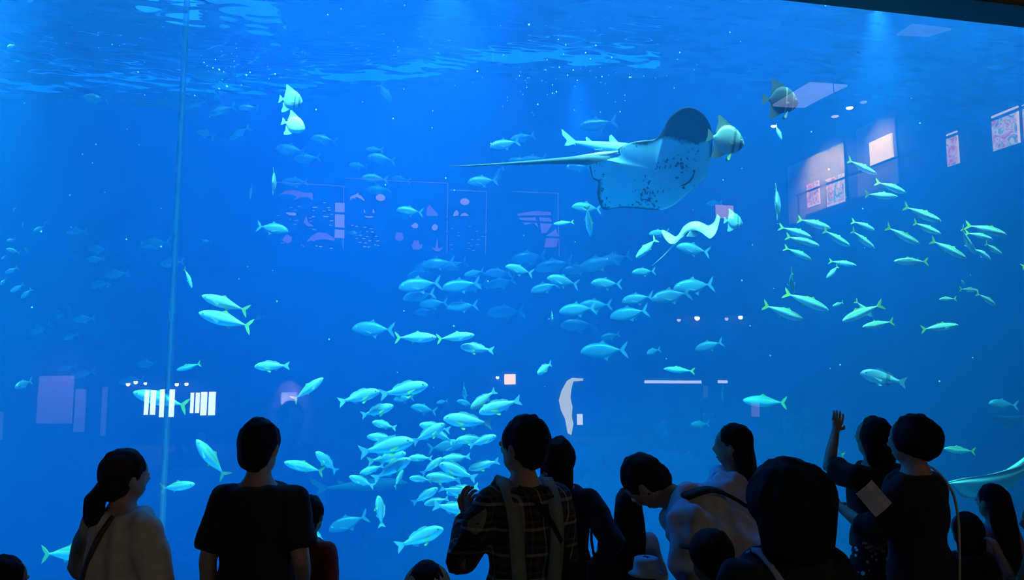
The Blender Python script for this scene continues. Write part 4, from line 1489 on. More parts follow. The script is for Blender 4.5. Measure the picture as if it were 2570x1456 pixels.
# --- right wall: upper gallery with posters
def poster_mat(name, seed, warm):
    m, nt, N, L, P = new_mat(name)
    P.inputs['Roughness'].default_value = 0.7
    tc = N.new('ShaderNodeTexCoord')
    mp = N.new('ShaderNodeMapping')
    mp.inputs['Location'].default_value = (seed, seed * 0.7, seed * 0.3)
    L.new(tc.outputs['Object'], mp.inputs[0])
    ns = N.new('ShaderNodeTexNoise')
    ns.inputs['Scale'].default_value = 4.6
    ns.inputs['Detail'].default_value = 2.0
    ns.inputs['Distortion'].default_value = 1.4
    L.new(mp.outputs[0], ns.inputs[0])
    r = N.new('ShaderNodeValToRGB')
    r.color_ramp.interpolation = 'CONSTANT'
    cols = [(0.0, (0.62, 0.10, 0.07)), (0.38, (0.75, 0.34, 0.22)), (0.46, (0.80, 0.70, 0.36)), (0.54, (0.28, 0.48, 0.26)), (0.62, (0.16, 0.25, 0.30))]
    if warm:
        cols = [(0.0, (0.70, 0.16, 0.08)), (0.42, (0.85, 0.42, 0.22)), (0.52, (0.88, 0.72, 0.30)), (0.60, (0.55, 0.10, 0.07)), (0.66, (0.3, 0.36, 0.34))]
    e = r.color_ramp.elements
    e[0].position, e[0].color = cols[0][0], cols[0][1] + (1,)
    e[1].position, e[1].color = cols[1][0], cols[1][1] + (1,)
    for p_, c_ in cols[2:]:
        q = e.new(p_)
        q.color = c_ + (1,)
    L.new(ns.outputs[0], r.inputs[0])
    L.new(r.outputs[0], P.inputs['Base Color'])
    L.new(r.outputs[0], P.inputs['Emission Color'])            # print made to glow in place of the gallery spotlights
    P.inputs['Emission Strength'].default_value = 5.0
    return m


def right_rect(x0, y0, x1, y1, u=HU1 - 0.02):
    cxm, cym = (x0 + x1) / 2, (y0 + y1) / 2
    a, b = mright(x0, cym, u), mright(x1, cym, u)
    t, bt = mright(cxm, y0, u), mright(cxm, y1, u)
    return Vector((u, (a.y + b.y) / 2, (t.z + bt.z) / 2)), abs(b.y - a.y), abs(t.z - bt.z)


def right_poster(x0, y0, x1, y1, m, label, strip=True):
    c, w, h = right_rect(x0, y0, x1, y1, HU1 - 0.09)
    o = empty('framed_poster', c)
    tag(o, label, 'poster', 'posters on the gallery wall')
    MB().box((0.03, 0, 0), (0.03, w, h)).build('frame', M_pframe, o)
    MB().box((0, 0, 0.03 * h), (0.03, w * 0.9, h * (0.74 if strip else 0.92))).build('print', m, o)
    return o, c


M_pframe = mat('poster_border_lit', (0.72, 0.66, 0.55), 0.8, emit=(1.0, 0.74, 0.28), estr=5.5)  # border emission stands in for the spotlights' wash
zr = mright(2125, 512).z
wallbox('floor_gallery_right', (HU1 - 0.55, HV0 + 2.0, zr - 0.35), (HU1, GV - 0.3, zr - 0.1), M_wall)
b, w, h = right_rect(1978, 388, 2122, 540, HU1 - 0.04)
o = MB().box(b, (0.04, w, h)).build('wall_panel', M_cream)
tag(o, 'cream gallery wall panel carrying two framed posters', 'panel')
hall_spot((b.x - 0.9, b.y + w * 0.25, b.z + h * 0.62), (b.x, b.y + w * 0.25, b.z - 0.1), 190, WARM, 125, 1.0)
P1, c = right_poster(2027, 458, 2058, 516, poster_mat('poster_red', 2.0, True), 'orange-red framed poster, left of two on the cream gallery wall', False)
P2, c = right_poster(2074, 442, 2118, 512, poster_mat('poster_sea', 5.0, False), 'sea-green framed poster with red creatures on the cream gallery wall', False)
b, w, h = right_rect(2182, 345, 2242, 410, HU1 - 0.09)
o = MB().box(b, (0.05, w, h)).build('banner', mat('banner_gold', (0.8, 0.68, 0.4), 0.8, emit=(1.0, 0.70, 0.16), estr=9.0))  # glow put into the cloth for the warm light on it
tag(o, 'warm lit banner between the cream gallery wall and the dark gap', 'banner')
hall_spot((b.x - 0.8, b.y, b.z + 0.8), (b.x, b.y, b.z), 60, WARM, 100, 1.0)
b2, w2, h2 = right_rect(2150, 300, 2255, 520, HU1 - 0.03)
o = MB().box(b2, (0.03, w2, h2)).build('wall_panel', mat('gallery_panel_grey', (0.30, 0.31, 0.36), 0.8))
tag(o, 'grey gallery wall panel behind the warm banner', 'panel')
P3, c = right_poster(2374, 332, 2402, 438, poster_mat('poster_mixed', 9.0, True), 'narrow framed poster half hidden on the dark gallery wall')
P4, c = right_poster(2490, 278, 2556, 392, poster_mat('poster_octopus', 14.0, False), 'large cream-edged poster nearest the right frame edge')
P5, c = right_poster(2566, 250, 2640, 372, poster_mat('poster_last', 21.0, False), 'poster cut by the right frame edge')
ro = empty('gallery_railing', (HU1 - 0.5, -5, zr - 0.1))
tag(ro, 'black gallery railing in front of the posters', 'railing')
zt = mright(2520, 290, HU1 - 0.5).z - (zr - 0.1)
MB().box((0, 0, zt), (0.04, 11, 0.05)).build('rail', M_rail, ro)
for i in range(3):
    MB().box((0, -5.4 + 5.4 * i, zt / 2), (0.04, 0.04, zt)).build('post', M_rail, ro)
pp = mback(1821, 531)
nb, c, s = back_panel('paper_sheet', 1800, 515, 1842, 547, mat('paper_orange', (0.85, 0.5, 0.3), 0.8, emit=(0.9, 0.45, 0.25), estr=4.0), 0.03, 0.01)  # paper emits in place of lamplight falling on it
tag(nb, 'orange paper sheet pinned up beside the green batfish', 'sheet')

# --- ceiling panels and downlights on the right
M_cp = lamp_mat('ceiling_panel_glow', (0.55, 0.6, 0.9), 2.6)
M_cpd = lamp_mat('ceiling_panel_dim', (0.4, 0.55, 0.8), 1.0)
for pts, m, lab in (([(1938, 263), (2030, 208), (2127, 214), (2022, 266)], M_cp, 'glowing lilac ceiling panel by the dark batfish'),
                    ([(2250, 86), (2290, 60), (2388, 70), (2330, 88)], M_cpd, 'dim ceiling panel high at the upper right')):
    W9 = [mceil(x, y) for x, y in pts]
    o = MB().slab([(p.x, p.y) for p in W9], 0.05, lambda x, y, h: (x, y, HZ - 0.03 + h)).build('ceiling_panel', m)
    tag(o, lab, 'lamp', 'ceiling light panels')
for px, py, m, lab in ((2130, 267, M_bulb, 'bright ceiling downlight beside the white one'), (2095, 288, M_dimbulb, 'faint ceiling downlight below the bright one'),
                       (2165, 252, lamp_mat('white_downlight', (0.7, 0.8, 0.9), 3), 'pale round ceiling downlight right of the lilac panel'), (1940, 312, M_bulb, 'warm ceiling downlight under the dark batfish')):
    p = mceil(px, py)
    p = mceil(px, py, 8.7)
    o = empty('downlight', p)
    MB().tube([(0, 0, 0.02), (0, 0, HZ - 8.7)], 0.015, 6).build('stem', M_rail, o)
    tag(o, lab, 'lamp', 'ceiling downlights')
    MB().tube([(0, 0, -0.05), (0, 0, 0.02)], [0.13, 0.16], 12).build('ring', M_rail, o)
    MB().ball((0, 0, -0.05), (0.09, 0.09, 0.04), 10, 6).build('bulb', m, o, True)

# ================================================================== visitors
def remeshed(mb, name, voxel, mat_, parent, smooth=3, wrinkle=0.0, wscale=(14, 14, 5), extra=None, seed=0.0):
    """Fuse overlapping closed shapes into one continuous surface."""
    me = mb.mesh(name)
    t = bpy.data.objects.new('tmp', me)
    COL.objects.link(t)
    r = t.modifiers.new('r', 'REMESH')
    r.mode = 'VOXEL'
    r.voxel_size = voxel
    r.use_smooth_shade = True
    if smooth:
        sm = t.modifiers.new('s', 'SMOOTH')
        sm.factor = 0.5
        sm.iterations = smooth
    dg = bpy.context.evaluated_depsgraph_get()
    out = bpy.data.meshes.new_from_object(t.evaluated_get(dg))
    bpy.data.objects.remove(t)
    bpy.data.meshes.remove(me)
    if wrinkle:
        nn = [v.normal.copy() for v in out.vertices]
        for v, q in zip(out.vertices, nn):
            c = v.co
            w = noise.noise(Vector((c.x * wscale[0] + seed, c.y * wscale[1], c.z * wscale[2])))
            w = w - 0.6 * abs(noise.noise(Vector((c.x * wscale[0] * 0.6 + 7, c.y * wscale[1] * 0.6 + seed, c.z * wscale[2] * 1.7))))
            v.co = c + q * (wrinkle * max(0.0, min(1.0, w + 0.45)))
    if extra is not None:
        bm = bmesh.new()
        bm.from_mesh(out)
        ex = extra.mesh('x', True)
        bm.from_mesh(ex)
        bm.to_mesh(out)
        bm.free()
        bpy.data.meshes.remove(ex)
    for p in out.polygons:
        p.use_smooth = True
    out.materials.clear()
    out.materials.append(mat_)
    out.name = name
    return link(name, out, parent)


def hand(mb, fingers, wrist, d, palm, side, s, curl=0.45):
    """Palm into mb, five separate bent fingers into fingers."""
    d = d.normalized()
    palm = (palm - d * palm.dot(d)).normalized()
    a = d.cross(palm).normalized() * side              # towards the thumb
    c = wrist + d * 0.048 * s
    mb.tube([wrist - d * 0.02 * s, wrist + d * 0.02 * s, c, wrist + d * 0.088 * s], [(0.026 * s, 0.02 * s), (0.032 * s, 0.017 * s), (0.040 * s, 0.016 * s), (0.036 * s, 0.013 * s)], 10, up=a)
    for off, ln in ((0.030, 0.066), (0.010, 0.076), (-0.011, 0.071), (-0.030, 0.056)):
        p = wrist + d * 0.082 * s + a * off * s
        v = d + a * off * 2.0
        pts = [p - d * 0.02 * s, p]
        for k in range(3):
            ang = curl * (k + 0.6)
            w = (v.normalized() * math.cos(ang) + palm * math.sin(ang))
            p = p + w * (ln * s * (0.44, 0.32, 0.24)[k])
            pts.append(p)
        fingers.tube(pts, [0.0095 * s, 0.0092 * s, 0.0085 * s, 0.0078 * s, 0.0055 * s], 8)
    p = wrist + d * 0.022 * s + a * 0.026 * s
    pts = [p - a * 0.015 * s, p, p + (a * 0.75 + d * 0.6 + palm * 0.25).normalized() * 0.034 * s]
    pts.append(pts[-1] + (a * 0.25 + d * 0.9 + palm * 0.4).normalized() * 0.028 * s)
    fingers.tube(pts, [0.0125 * s, 0.012 * s, 0.0105 * s, 0.007 * s], 8)


SKIN = mat('visitor_skin', (0.42, 0.26, 0.19), 0.55, vary=0.06, scale=30)
HAIR = mat('visitor_black_hair', (0.008, 0.007, 0.007), 0.75, vary=0.3, scale=60, spec=0.2)
DARKHAIR = mat('visitor_brown_hair', (0.02, 0.013, 0.01), 0.75, vary=0.3, scale=60, spec=0.2)
BLACK = mat('cloth_black', (0.008, 0.008, 0.010), 0.9, scale=40)
NAVY = mat('cloth_navy', (0.012, 0.016, 0.035), 0.9, scale=40)
CREAM = mat('cloth_cream', (0.62, 0.57, 0.46), 0.9, vary=0.08, scale=18)
WHITEC = mat('cloth_white', (0.58, 0.66, 0.86), 0.85, vary=0.05, scale=18)
PALEB = mat('cloth_pale_blue', (0.45, 0.55, 0.75), 0.9, vary=0.08, scale=18)
REDC = mat('cloth_red', (0.45, 0.05, 0.04), 0.9, vary=0.1, scale=18)
BEIGE = mat('cloth_beige', (0.42, 0.34, 0.24), 0.9, vary=0.1, scale=18)
OLIVE = mat('cloth_olive', (0.16, 0.14, 0.08), 0.9, vary=0.1, scale=18)
PURPLE = mat('cloth_violet', (0.25, 0.18, 0.55), 0.9, vary=0.1, scale=18)
STRAPG = mat('strap_grey_green', (0.2, 0.23, 0.2), 0.8)
STRAPB = mat('strap_brown', (0.07, 0.045, 0.03), 0.6)
SHOE = mat('shoe_dark', (0.02, 0.02, 0.022), 0.6)
EYEW = mat('eye_white', (0.8, 0.8, 0.78), 0.3)
LIP = mat('lip_red', (0.32, 0.11, 0.09), 0.5)


def plaid_mat():
    m, nt, N, L, P = new_mat('cloth_plaid')
    P.inputs['Roughness'].default_value = 0.9
    tc = N.new('ShaderNodeTexCoord')
    sx = N.new('ShaderNodeSeparateXYZ')
    L.new(tc.outputs['Object'], sx.inputs[0])

    def lines(sock, freq, lo):
        a = N.new('ShaderNodeMath')
        a.operation = 'MULTIPLY'
        a.inputs[1].default_value = freq
        L.new(sock, a.inputs[0])
        f = N.new('ShaderNodeMath')
        f.operation = 'FRACT'
        L.new(a.outputs[0], f.inputs[0])
        r = N.new('ShaderNodeValToRGB')
        r.color_ramp.interpolation = 'CONSTANT'
        e = r.color_ramp.elements
        e[0].position, e[0].color = 0, (1, 1, 1, 1)
        e[1].position, e[1].color = 0.12, (0.02, 0.02, 0.03, 1)
        for p_, v in ((0.32, 0.28), (0.38, 0.02), (0.62, lo), (0.82, 0.02)):
            q = e.new(p_)
            q.color = (v, v, v, 1)
        L.new(f.outputs[0], r.inputs[0])
        return r.outputs[0]

    xy = N.new('ShaderNodeMath')
    xy.operation = 'ADD'
    L.new(sx.outputs['X'], xy.inputs[0])
    L.new(sx.outputs['Y'], xy.inputs[1])
    u, v = lines(xy.outputs[0], 10.5, 0.12), lines(sx.outputs['Z'], 9.5, 0.12)
    ad = N.new('ShaderNodeMix')
    ad.data_type = 'RGBA'
    ad.blend_type = 'ADD'
    ad.inputs[0].default_value = 1.0
    L.new(u, ad.inputs[6])
    L.new(v, ad.inputs[7])
    mu = N.new('ShaderNodeMix')
    mu.data_type = 'RGBA'
    mu.blend_type = 'MULTIPLY'
    mu.inputs[0].default_value = 1.0
    L.new(ad.outputs[2], mu.inputs[6])
    mu.inputs[7].default_value = (0.22, 0.20, 0.16, 1)
    L.new(mu.outputs[2], P.inputs['Base Color'])
    return m


def floral_mat():
    m, nt, N, L, P = new_mat('cloth_floral')
    P.inputs['Roughness'].default_value = 0.9
    tc = N.new('ShaderNodeTexCoord')
    vo = N.new('ShaderNodeTexVoronoi')
    vo.inputs['Scale'].default_value = 22
    L.new(tc.outputs['Object'], vo.inputs[0])
    r = N.new('ShaderNodeValToRGB')
    r.color_ramp.elements[0].position, r.color_ramp.elements[0].color = 0.24, (0.75, 0.78, 0.85, 1)
    r.color_ramp.elements[1].position, r.color_ramp.elements[1].color = 0.30, (0.008, 0.008, 0.012, 1)
    L.new(vo.outputs['Distance'], r.inputs[0])
    L.new(r.outputs[0], P.inputs['Base Color'])
    return m


PLAID, FLORAL = plaid_mat(), floral_mat()


def person(label, px, py, H, face, shirt, lower=BLACK, sleeves='short', hair='short', hairmat=HAIR, depth=None, bend=None, turn=0.0, nod=0.0,
           la=None, ra=None, skirt=False, child=False, wide=1.0, curl=0.45, bigger=1.0, tuck=0.84):
    """A visitor whose head top falls at (px, py). face: 0 = towards the tank, +90 = to the picture's right. la / ra: (elbow, wrist) offsets for the arms."""
    if depth is None:
        d = ray(px, py)
        depth = (H - CAM.z) / d.z
    top = at(px, py, depth)
    s = top.z / 1.70 if bend is None else H / 1.70
    hs = (1.2 if child else 1.06)                      # children have larger heads for their height
    yaw = -(YAW + rad(face))
    U = Matrix.Identity(3)
    piv = Vector((0, 0, 0.92 * s))
    if bend:
        U = Matrix.Rotation(rad(bend[1]), 3, bend[0])

    def up_(p):
        return piv + U @ (Vector(p) * s - piv)

    def lo_(p):
        return Vector(p) * s

    HR = U @ Matrix.Rotation(-rad(turn), 3, 'Z') @ Matrix.Rotation(-rad(nod), 3, 'X')
    neck = up_((0, 0.0, 1.415))

    def hd(p):                                         # head space: origin at the neck base
        return neck + HR @ (Vector(p) * s * hs)

    headtop = hd((0, -0.01, 0.272))
    root_rot = Matrix.Rotation(yaw, 3, 'Z')
    off = root_rot @ headtop
    base = Vector((top.x - off.x, top.y - off.y, 0))
    X = Vector((1, 0, 0))
    ux = U @ X
    skin, fing = MB(), MB()
    w = wide
    torso = [((0, 0, 0.84), (0.155, 0.105)), ((0, 0, 0.93), (0.165, 0.115)), ((0, 0, 1.06), (0.138, 0.098)), ((0, 0.005, 1.2), (0.155, 0.112)), ((0, 0, 1.31), (0.172, 0.105)), ((0, -0.005, 1.365), (0.150, 0.092)), ((0, -0.008, 1.405), (0.095, 0.075)), ((0, -0.005, 1.44), (0.062, 0.062)), ((0, 0.0, 1.475), (0.056, 0.058))]
    skin.tube([up_(p) for p, r in torso], [(r[0] * s * w, r[1] * s) for p, r in torso], 16, up=ux)
    # neck into the head
    skin.tube([up_((0, -0.005, 1.40)), hd((0, 0.0, 0.05)), hd((0, 0.012, 0.12))], [0.056 * s, 0.052 * s, 0.05 * s], 12)
    hm = HR
    sh = s * hs
    skin.ball(hd((0, 0.008, 0.155)), (0.072 * sh, 0.094 * sh, 0.098 * sh), 16, 12, M=hm)
    skin.ball(hd((0, 0.035, 0.088)), (0.052 * sh, 0.058 * sh, 0.056 * sh), 14, 10, M=hm)       # jaw
    skin.tube([hd((0, 0.092, 0.150)), hd((0, 0.108, 0.120)), hd((0, 0.096, 0.110))], [0.009 * sh, 0.014 * sh, 0.012 * sh], 8)   # nose
    for e in (-1, 1):
        skin.ball(hd((e * 0.076, 0.0, 0.135)), (0.010 * sh, 0.020 * sh, 0.030 * sh), 10, 8, M=hm)   # ears
    arms = {}
    for e, ov in ((-1, la), (1, ra)):
        shd = up_((e * 0.160 * w, -0.005, 1.335))
        if ov:
            el, wr = up_(ov[0]), up_(ov[1])
        else:
            el, wr = up_((e * (0.225 * w), -0.03, 1.10)), up_((e * 0.235 * w, 0.05, 0.865))
        arms[e] = (shd, el, wr)
        skin.ball(shd, 0.056 * s, 10, 8)
        skin.tube([shd, shd.lerp(el, 0.5), el, el.lerp(wr, 0.35), wr], [0.053 * s, 0.047 * s, 0.040 * s, 0.039 * s, 0.026 * s], 12)
        fd = (wr - el)
        palm = (root_palm := Vector((-e, 0.25, 0))) if not ov or len(ov) < 3 else Vector(ov[2])
        hand(skin, fing, wr, fd, palm, -e if False else e * 1.0, s, curl)
    legs = []
    for e in (-1, 1):
        a, b, c, t = lo_((e * 0.085, 0, 0.90)), lo_((e * 0.095, 0.02, 0.48)), lo_((e * 0.10, -0.02, 0.085)), lo_((e * 0.11, 0.14, 0.035))
        legs.append((a, b, c, t))
        skin.tube([a, a.lerp(b, 0.5), b, b.lerp(c, 0.35), c], [0.088 * s, 0.074 * s, 0.054 * s, 0.054 * s, 0.036 * s], 12)
        skin.tube([c, lo_((e * 0.10, -0.03, 0.04)), lo_((e * 0.105, 0.06, 0.04)), t], [0.036 * s, 0.038 * s, 0.036 * s, 0.022 * s], 10)
    o = remeshed(skin, 'person', 0.013 * max(s, 0.7), SKIN, None, 3, extra=fing)
    o.location = base
    o.rotation_euler = (0, 0, yaw)
    tag(o, label, 'person', 'visitors in front of the tank')
    # clothes
    g = 0.017 * s
    c = MB()
    tz = [(p, r) for p, r in torso if p[2] < 1.42]
    tz = [((0, 0, tuck), (0.160, 0.112))] + [q for q in tz if q[0][2] > tuck + 0.03]
    c.tube([up_(p) for p, r in tz], [(r[0] * s * w + g * 1.25, r[1] * s + g * 1.4) for p, r in tz], 18, up=ux)
    for e in (-1, 1):
        shd, el, wr = arms[e]
        c.ball(shd, 0.056 * s + g, 12, 8)
        if sleeves == 'short':
            m_ = shd.lerp(el, 0.78)
            c.tube([shd, shd.lerp(el, 0.4), m_], [0.056 * s + g, 0.056 * s + g, 0.060 * s + g], 12)
        elif sleeves == 'half':
            c.tube([shd, shd.lerp(el, 0.5), el, el.lerp(wr, 0.3)], [0.056 * s + g, 0.054 * s + g, 0.05 * s + g, 0.048 * s + g], 12)
        else:
            c.tube([shd, shd.lerp(el, 0.5), el, el.lerp(wr, 0.92)], [0.056 * s + g, 0.052 * s + g, 0.046 * s + g, 0.032 * s + g], 12)
    so = remeshed(c, 'shirt', 0.012 * max(s, 0.75), shirt, o, 3, (0.046 if shirt is WHITEC else 0.03 if shirt is CREAM else 0.016) * s, seed=px * 0.01)
    t = MB()
    if skirt:
        t.tube([lo_((0, 0, 0.95)), lo_((0, 0, 0.86)), lo_((0, 0, 0.6)), lo_((0, 0, 0.36))], [(0.155 * s, 0.115 * s), (0.18 * s, 0.135 * s), (0.225 * s, 0.18 * s), (0.26 * s, 0.22 * s)], 18, up=X)
        remeshed(t, 'skirt', 0.014 * max(s, 0.75), lower, o, 2, 0.02 * s, (9, 9, 1.5))
    else:
        t.tube([lo_((0, 0, 0.97)), lo_((0, 0, 0.9)), lo_((0, 0, 0.82))], [(0.155 * s, 0.115 * s), (0.178 * s, 0.13 * s), (0.165 * s, 0.12 * s)], 16, up=X)
        for a, b, c2, tt in legs:
            t.tube([a, a.lerp(b, 0.5), b, b.lerp(c2, 0.5), c2], [0.10 * s, 0.09 * s, 0.074 * s, 0.07 * s, 0.066 * s], 12)
        remeshed(t, 'trousers', 0.014 * max(s, 0.75), lower, o, 2, 0.012 * s)
    for a, b, c2, tt in legs:
        f = MB()
        f.tube([c2 + Vector((0, -0.045 * s, -0.02 * s)), c2 + Vector((0, 0.0, -0.015 * s)), c2 + Vector((0, 0.09 * s, -0.035 * s)), tt + Vector((0, 0.03 * s, -0.004 * s))],
               [(0.040 * s, 0.048 * s), (0.045 * s, 0.058 * s), (0.046 * s, 0.042 * s), (0.03 * s, 0.026 * s)], 12, up=X)
        f.build('shoe', SHOE, o, True)
    for e in (-1, 1):
        MB().ball(hd((e * 0.031, 0.088, 0.150)), 0.012 * sh, 8, 6).build('eye', EYEW, o, True)
    MB().tube([hd((-0.024, 0.080, 0.078)), hd((0, 0.090, 0.077)), hd((0.024, 0.080, 0.078))], [0.003 * sh, 0.006 * sh, 0.003 * sh], 6).build('mouth', LIP, o, True)
    # hair
    h = MB()
    b_ = bigger
    cap = (0.082 * sh * b_, 0.098 * sh * b_, 0.100 * sh)
    h.ball(hd((0, -0.016, 0.172)), cap, 18, 12, M=hm)
    if hair == 'short':
        h.ball(hd((0, -0.045, 0.125)), (0.070 * sh, 0.062 * sh, 0.075 * sh), 14, 10, M=hm)
    elif hair == 'bowl':
        h.ball(hd((0, -0.022, 0.160)), (0.098 * sh * b_, 0.108 * sh * b_, 0.098 * sh), 16, 12, M=hm)
        h.ball(hd((0, -0.055, 0.12)), (0.084 * sh, 0.065 * sh, 0.065 * sh), 14, 10, M=hm)
    elif hair == 'bob':
        h.ball(hd((0, -0.03, 0.155)), (0.114 * sh * b_, 0.108 * sh * b_, 0.112 * sh), 16, 12, M=hm)
        h.tube([hd((0, -0.04, 0.17)), hd((0, -0.045, 0.09)), hd((0, -0.045, 0.02)), hd((0, -0.04, -0.015))], [(0.098 * sh * b_, 0.082 * sh * b_), (0.112 * sh * b_, 0.078 * sh * b_), (0.112 * sh * b_, 0.068 * sh * b_), (0.095 * sh * b_, 0.052 * sh * b_)], 16, up=HR @ X)
    elif hair == 'long':
        h.tube([hd((0, -0.05, 0.16)), hd((0, -0.065, 0.06)), hd((0, -0.085, -0.06)), hd((0, -0.11, -0.2)), hd((0, -0.115, -0.32))], [(0.085 * sh, 0.06 * sh), (0.098 * sh, 0.055 * sh), (0.10 * sh, 0.045 * sh), (0.09 * sh, 0.035 * sh), (0.045 * sh, 0.016 * sh)], 16, up=HR @ X)
    elif hair == 'tail':
        h.ball(hd((0, -0.045, 0.11)), (0.068 * sh, 0.055 * sh, 0.07 * sh), 14, 10, M=hm)
        h.tube([hd((-0.02, -0.08, 0.10)), hd((-0.03, -0.115, 0.05)), hd((-0.03, -0.115, -0.03)), hd((-0.02, -0.10, -0.10))], [(0.05 * sh, 0.03 * sh), (0.075 * sh, 0.036 * sh), (0.072 * sh, 0.034 * sh), (0.03 * sh, 0.015 * sh)], 12, up=HR @ X)
    ho = remeshed(h, 'hair', 0.011, hairmat, o, 2, 0.010 * s, (38, 38, 4), seed=px * 0.1)
    return o, dict(s=s, up=up_, hd=hd, arms=arms, lo=lo_, ux=ux, U=U, HR=HR, sh=sh)


def ribbon(o, name, pts, width, m, nrm, t=0.006):
    """A strap along pts (person space), its flat side turned to nrm."""
    pts = [Vector(p) for p in pts]
    P = smooth_poly3(pts, 24)
    mb = MB()
    mb.tube(P, [(width / 2, t)] * len(P), 8, up=None) if nrm is None else None
    if nrm is not None:
        vs, fs = [], []
        for i, p in enumerate(P):
            d = (P[min(i + 1, len(P) - 1)] - P[max(i - 1, 0)]).normalized()
            nv = nrm(p)
            a = d.cross(nv).normalized() * width / 2
            nv = a.cross(d).normalized() * t
            vs += [p - a - nv, p + a - nv, p + a + nv, p - a + nv]
        for i in range(len(P) - 1):
            for k in range(4):
                fs.append((i * 4 + k, i * 4 + (k + 1) % 4, i * 4 + 4 + (k + 1) % 4, i * 4 + 4 + k))
        fs += [(3, 2, 1, 0), tuple(len(vs) - 4 + k for k in range(4))]
        mb.add(vs, fs)
    return mb.build(name, m, o, True)


def smooth_poly3(P, n):
    out = []
    m = len(P)
    for i in range(n):
        t = i / (n - 1) * (m - 1)
        k = min(int(t), m - 2)
        f = t - k
        g = lambda j: P[min(max(j, 0), m - 1)]
        a, b, c, d = g(k - 1), g(k), g(k + 1), g(k + 2)
        out.append(0.5 * ((2 * b) + (c - a) * f + (2 * a - 5 * b + 4 * c - d) * f * f + (3 * b - a - 3 * c + d) * f ** 3))
    return out


# --- woman in the cream T-shirt
o, k = person('visitor in a cream T-shirt with tied dark hair and a thin crossbody strap', 312, 1128, 1.58, 28, CREAM, NAVY, 'half', 'tail', DARKHAIR, turn=14, wide=1.0,
              la=((-0.25, -0.02, 1.12), (-0.17, 0.12, 0.96)), ra=((0.25, 0.0, 1.12), (0.16, 0.16, 0.98)), bigger=1.05)
s = k['s']
ribbon(o, 'crossbody_strap', [(0.06 * s, -0.09 * s, 1.40 * s), (0.03 * s, -0.145 * s, 1.30 * s), (-0.06 * s, -0.148 * s, 1.12 * s), (-0.15 * s, -0.11 * s, 0.94 * s), (-0.19 * s, -0.02 * s, 0.88 * s)], 0.02, STRAPB, lambda p: Vector((p.x * 0.5, -1, 0)))
# --- man in the black T-shirt
o, k = person('visitor in a plain black T-shirt with short dark hair, seen from behind', 652, 1050, 1.72, 2, BLACK, NAVY, 'short', 'short', HAIR, turn=8, wide=0.92,
              la=((-0.205, -0.03, 1.08), (-0.215, 0.04, 0.84)), ra=((0.21, -0.02, 1.08), (0.17, 0.16, 0.92)))
# --- child in red
o, k = person('child in a red top beside the visitor in the black T-shirt', 778, 1256, 1.34, 15, REDC, REDC, 'half', 'tail', HAIR, child=True, depth=4.0, wide=0.85)
# --- plaid man
o, k = person('visitor in a dark plaid shirt with broad grey-green straps and a wrist watch', 1318, 1042, 1.74, -22, PLAID, NAVY, 'long', 'short', HAIR, turn=-32, wide=0.92,
              la=((-0.255, 0.06, 1.09), (-0.19, 0.22, 1.25), (0.4, -0.6, 0.3)), ra=((0.22, 0.03, 1.09), (0.12, 0.22, 1.03)), curl=0.7, bigger=1.03)
s = k['s']
for e in (-1, 1):
    ribbon(o, 'shoulder_strap', [(e * 0.105 * s, 0.10 * s, 1.33 * s), (e * 0.10 * s, 0.0, 1.425 * s), (e * 0.095 * s, -0.115 * s, 1.33 * s), (e * 0.09 * s, -0.145 * s, 1.18 * s), (e * 0.075 * s, -0.142 * s, 1.02 * s), (e * 0.07 * s, -0.152 * s, 0.88 * s)], 0.062, STRAPG, lambda p: Vector((0, -1, 0.4 if p.z > 1.36 else 0)), 0.008)
wr, el = k['arms'][-1][2], k['arms'][-1][1]
d = (wr - el).normalized()
wb = MB().tube([wr - d * 0.045, wr - d * 0.02], 0.036, 14).build('wrist_watch', BLACK, o, True)
ribbon(o, 'crossbody_strap', [(-0.06 * s, -0.09 * s, 1.41 * s), (0.03 * s, -0.135 * s, 1.32 * s), (0.12 * s, -0.145 * s, 1.16 * s), (0.19 * s, -0.10 * s, 0.98 * s)], 0.02, BLACK, lambda p: Vector((p.x, -1, 0)))
# --- dark-clad woman with hand on hip and a bag
o, k = person('visitor in dark clothes with one hand on the hip, half behind the plaid shirt', 1404, 1096, 1.60, 18, NAVY, BLACK, 'half', 'bob', HAIR, depth=4.05, turn=10,
              ra=((0.33, -0.10, 1.13), (0.17, 0.03, 0.97)), bigger=0.86)
bagp = onv(1518, 1420, 3.55)
bo = empty('tote_bag', at(1516, 1375, 3.75) - Vector((0, 0, 0.36)))
bo.rotation_euler = (0, 0.05, -YAW)
tag(bo, 'black tote bag hanging beside the dark-clad visitor', 'bag')
MB().slab([(-0.075, 0.0), (-0.10, 0.28), (-0.02, 0.30), (0.055, 0.31), (0.10, 0.16), (0.105, 0.0)], 0.09, lambda x, z, h: (x, h, z)).build('pouch', BLACK, bo)
hp = smooth_poly3([Vector((-0.06, 0, 0.29)), Vector((-0.085, 0, 0.42)), Vector((-0.06, 0, 0.55)), Vector((0.0, 0, 0.44)), Vector((0.04, 0, 0.30))], 16)
MB().tube(hp, 0.007, 6).build('handle', BLACK, bo, True)
# --- child in pale blue
o, k = person('child in pale blue with long dark hair between the bag and the bending visitor', 1576, 1236, 1.28, 5, PALEB, PALEB, 'half', 'long', HAIR, child=True, depth=4.15, wide=0.92, skirt=True)
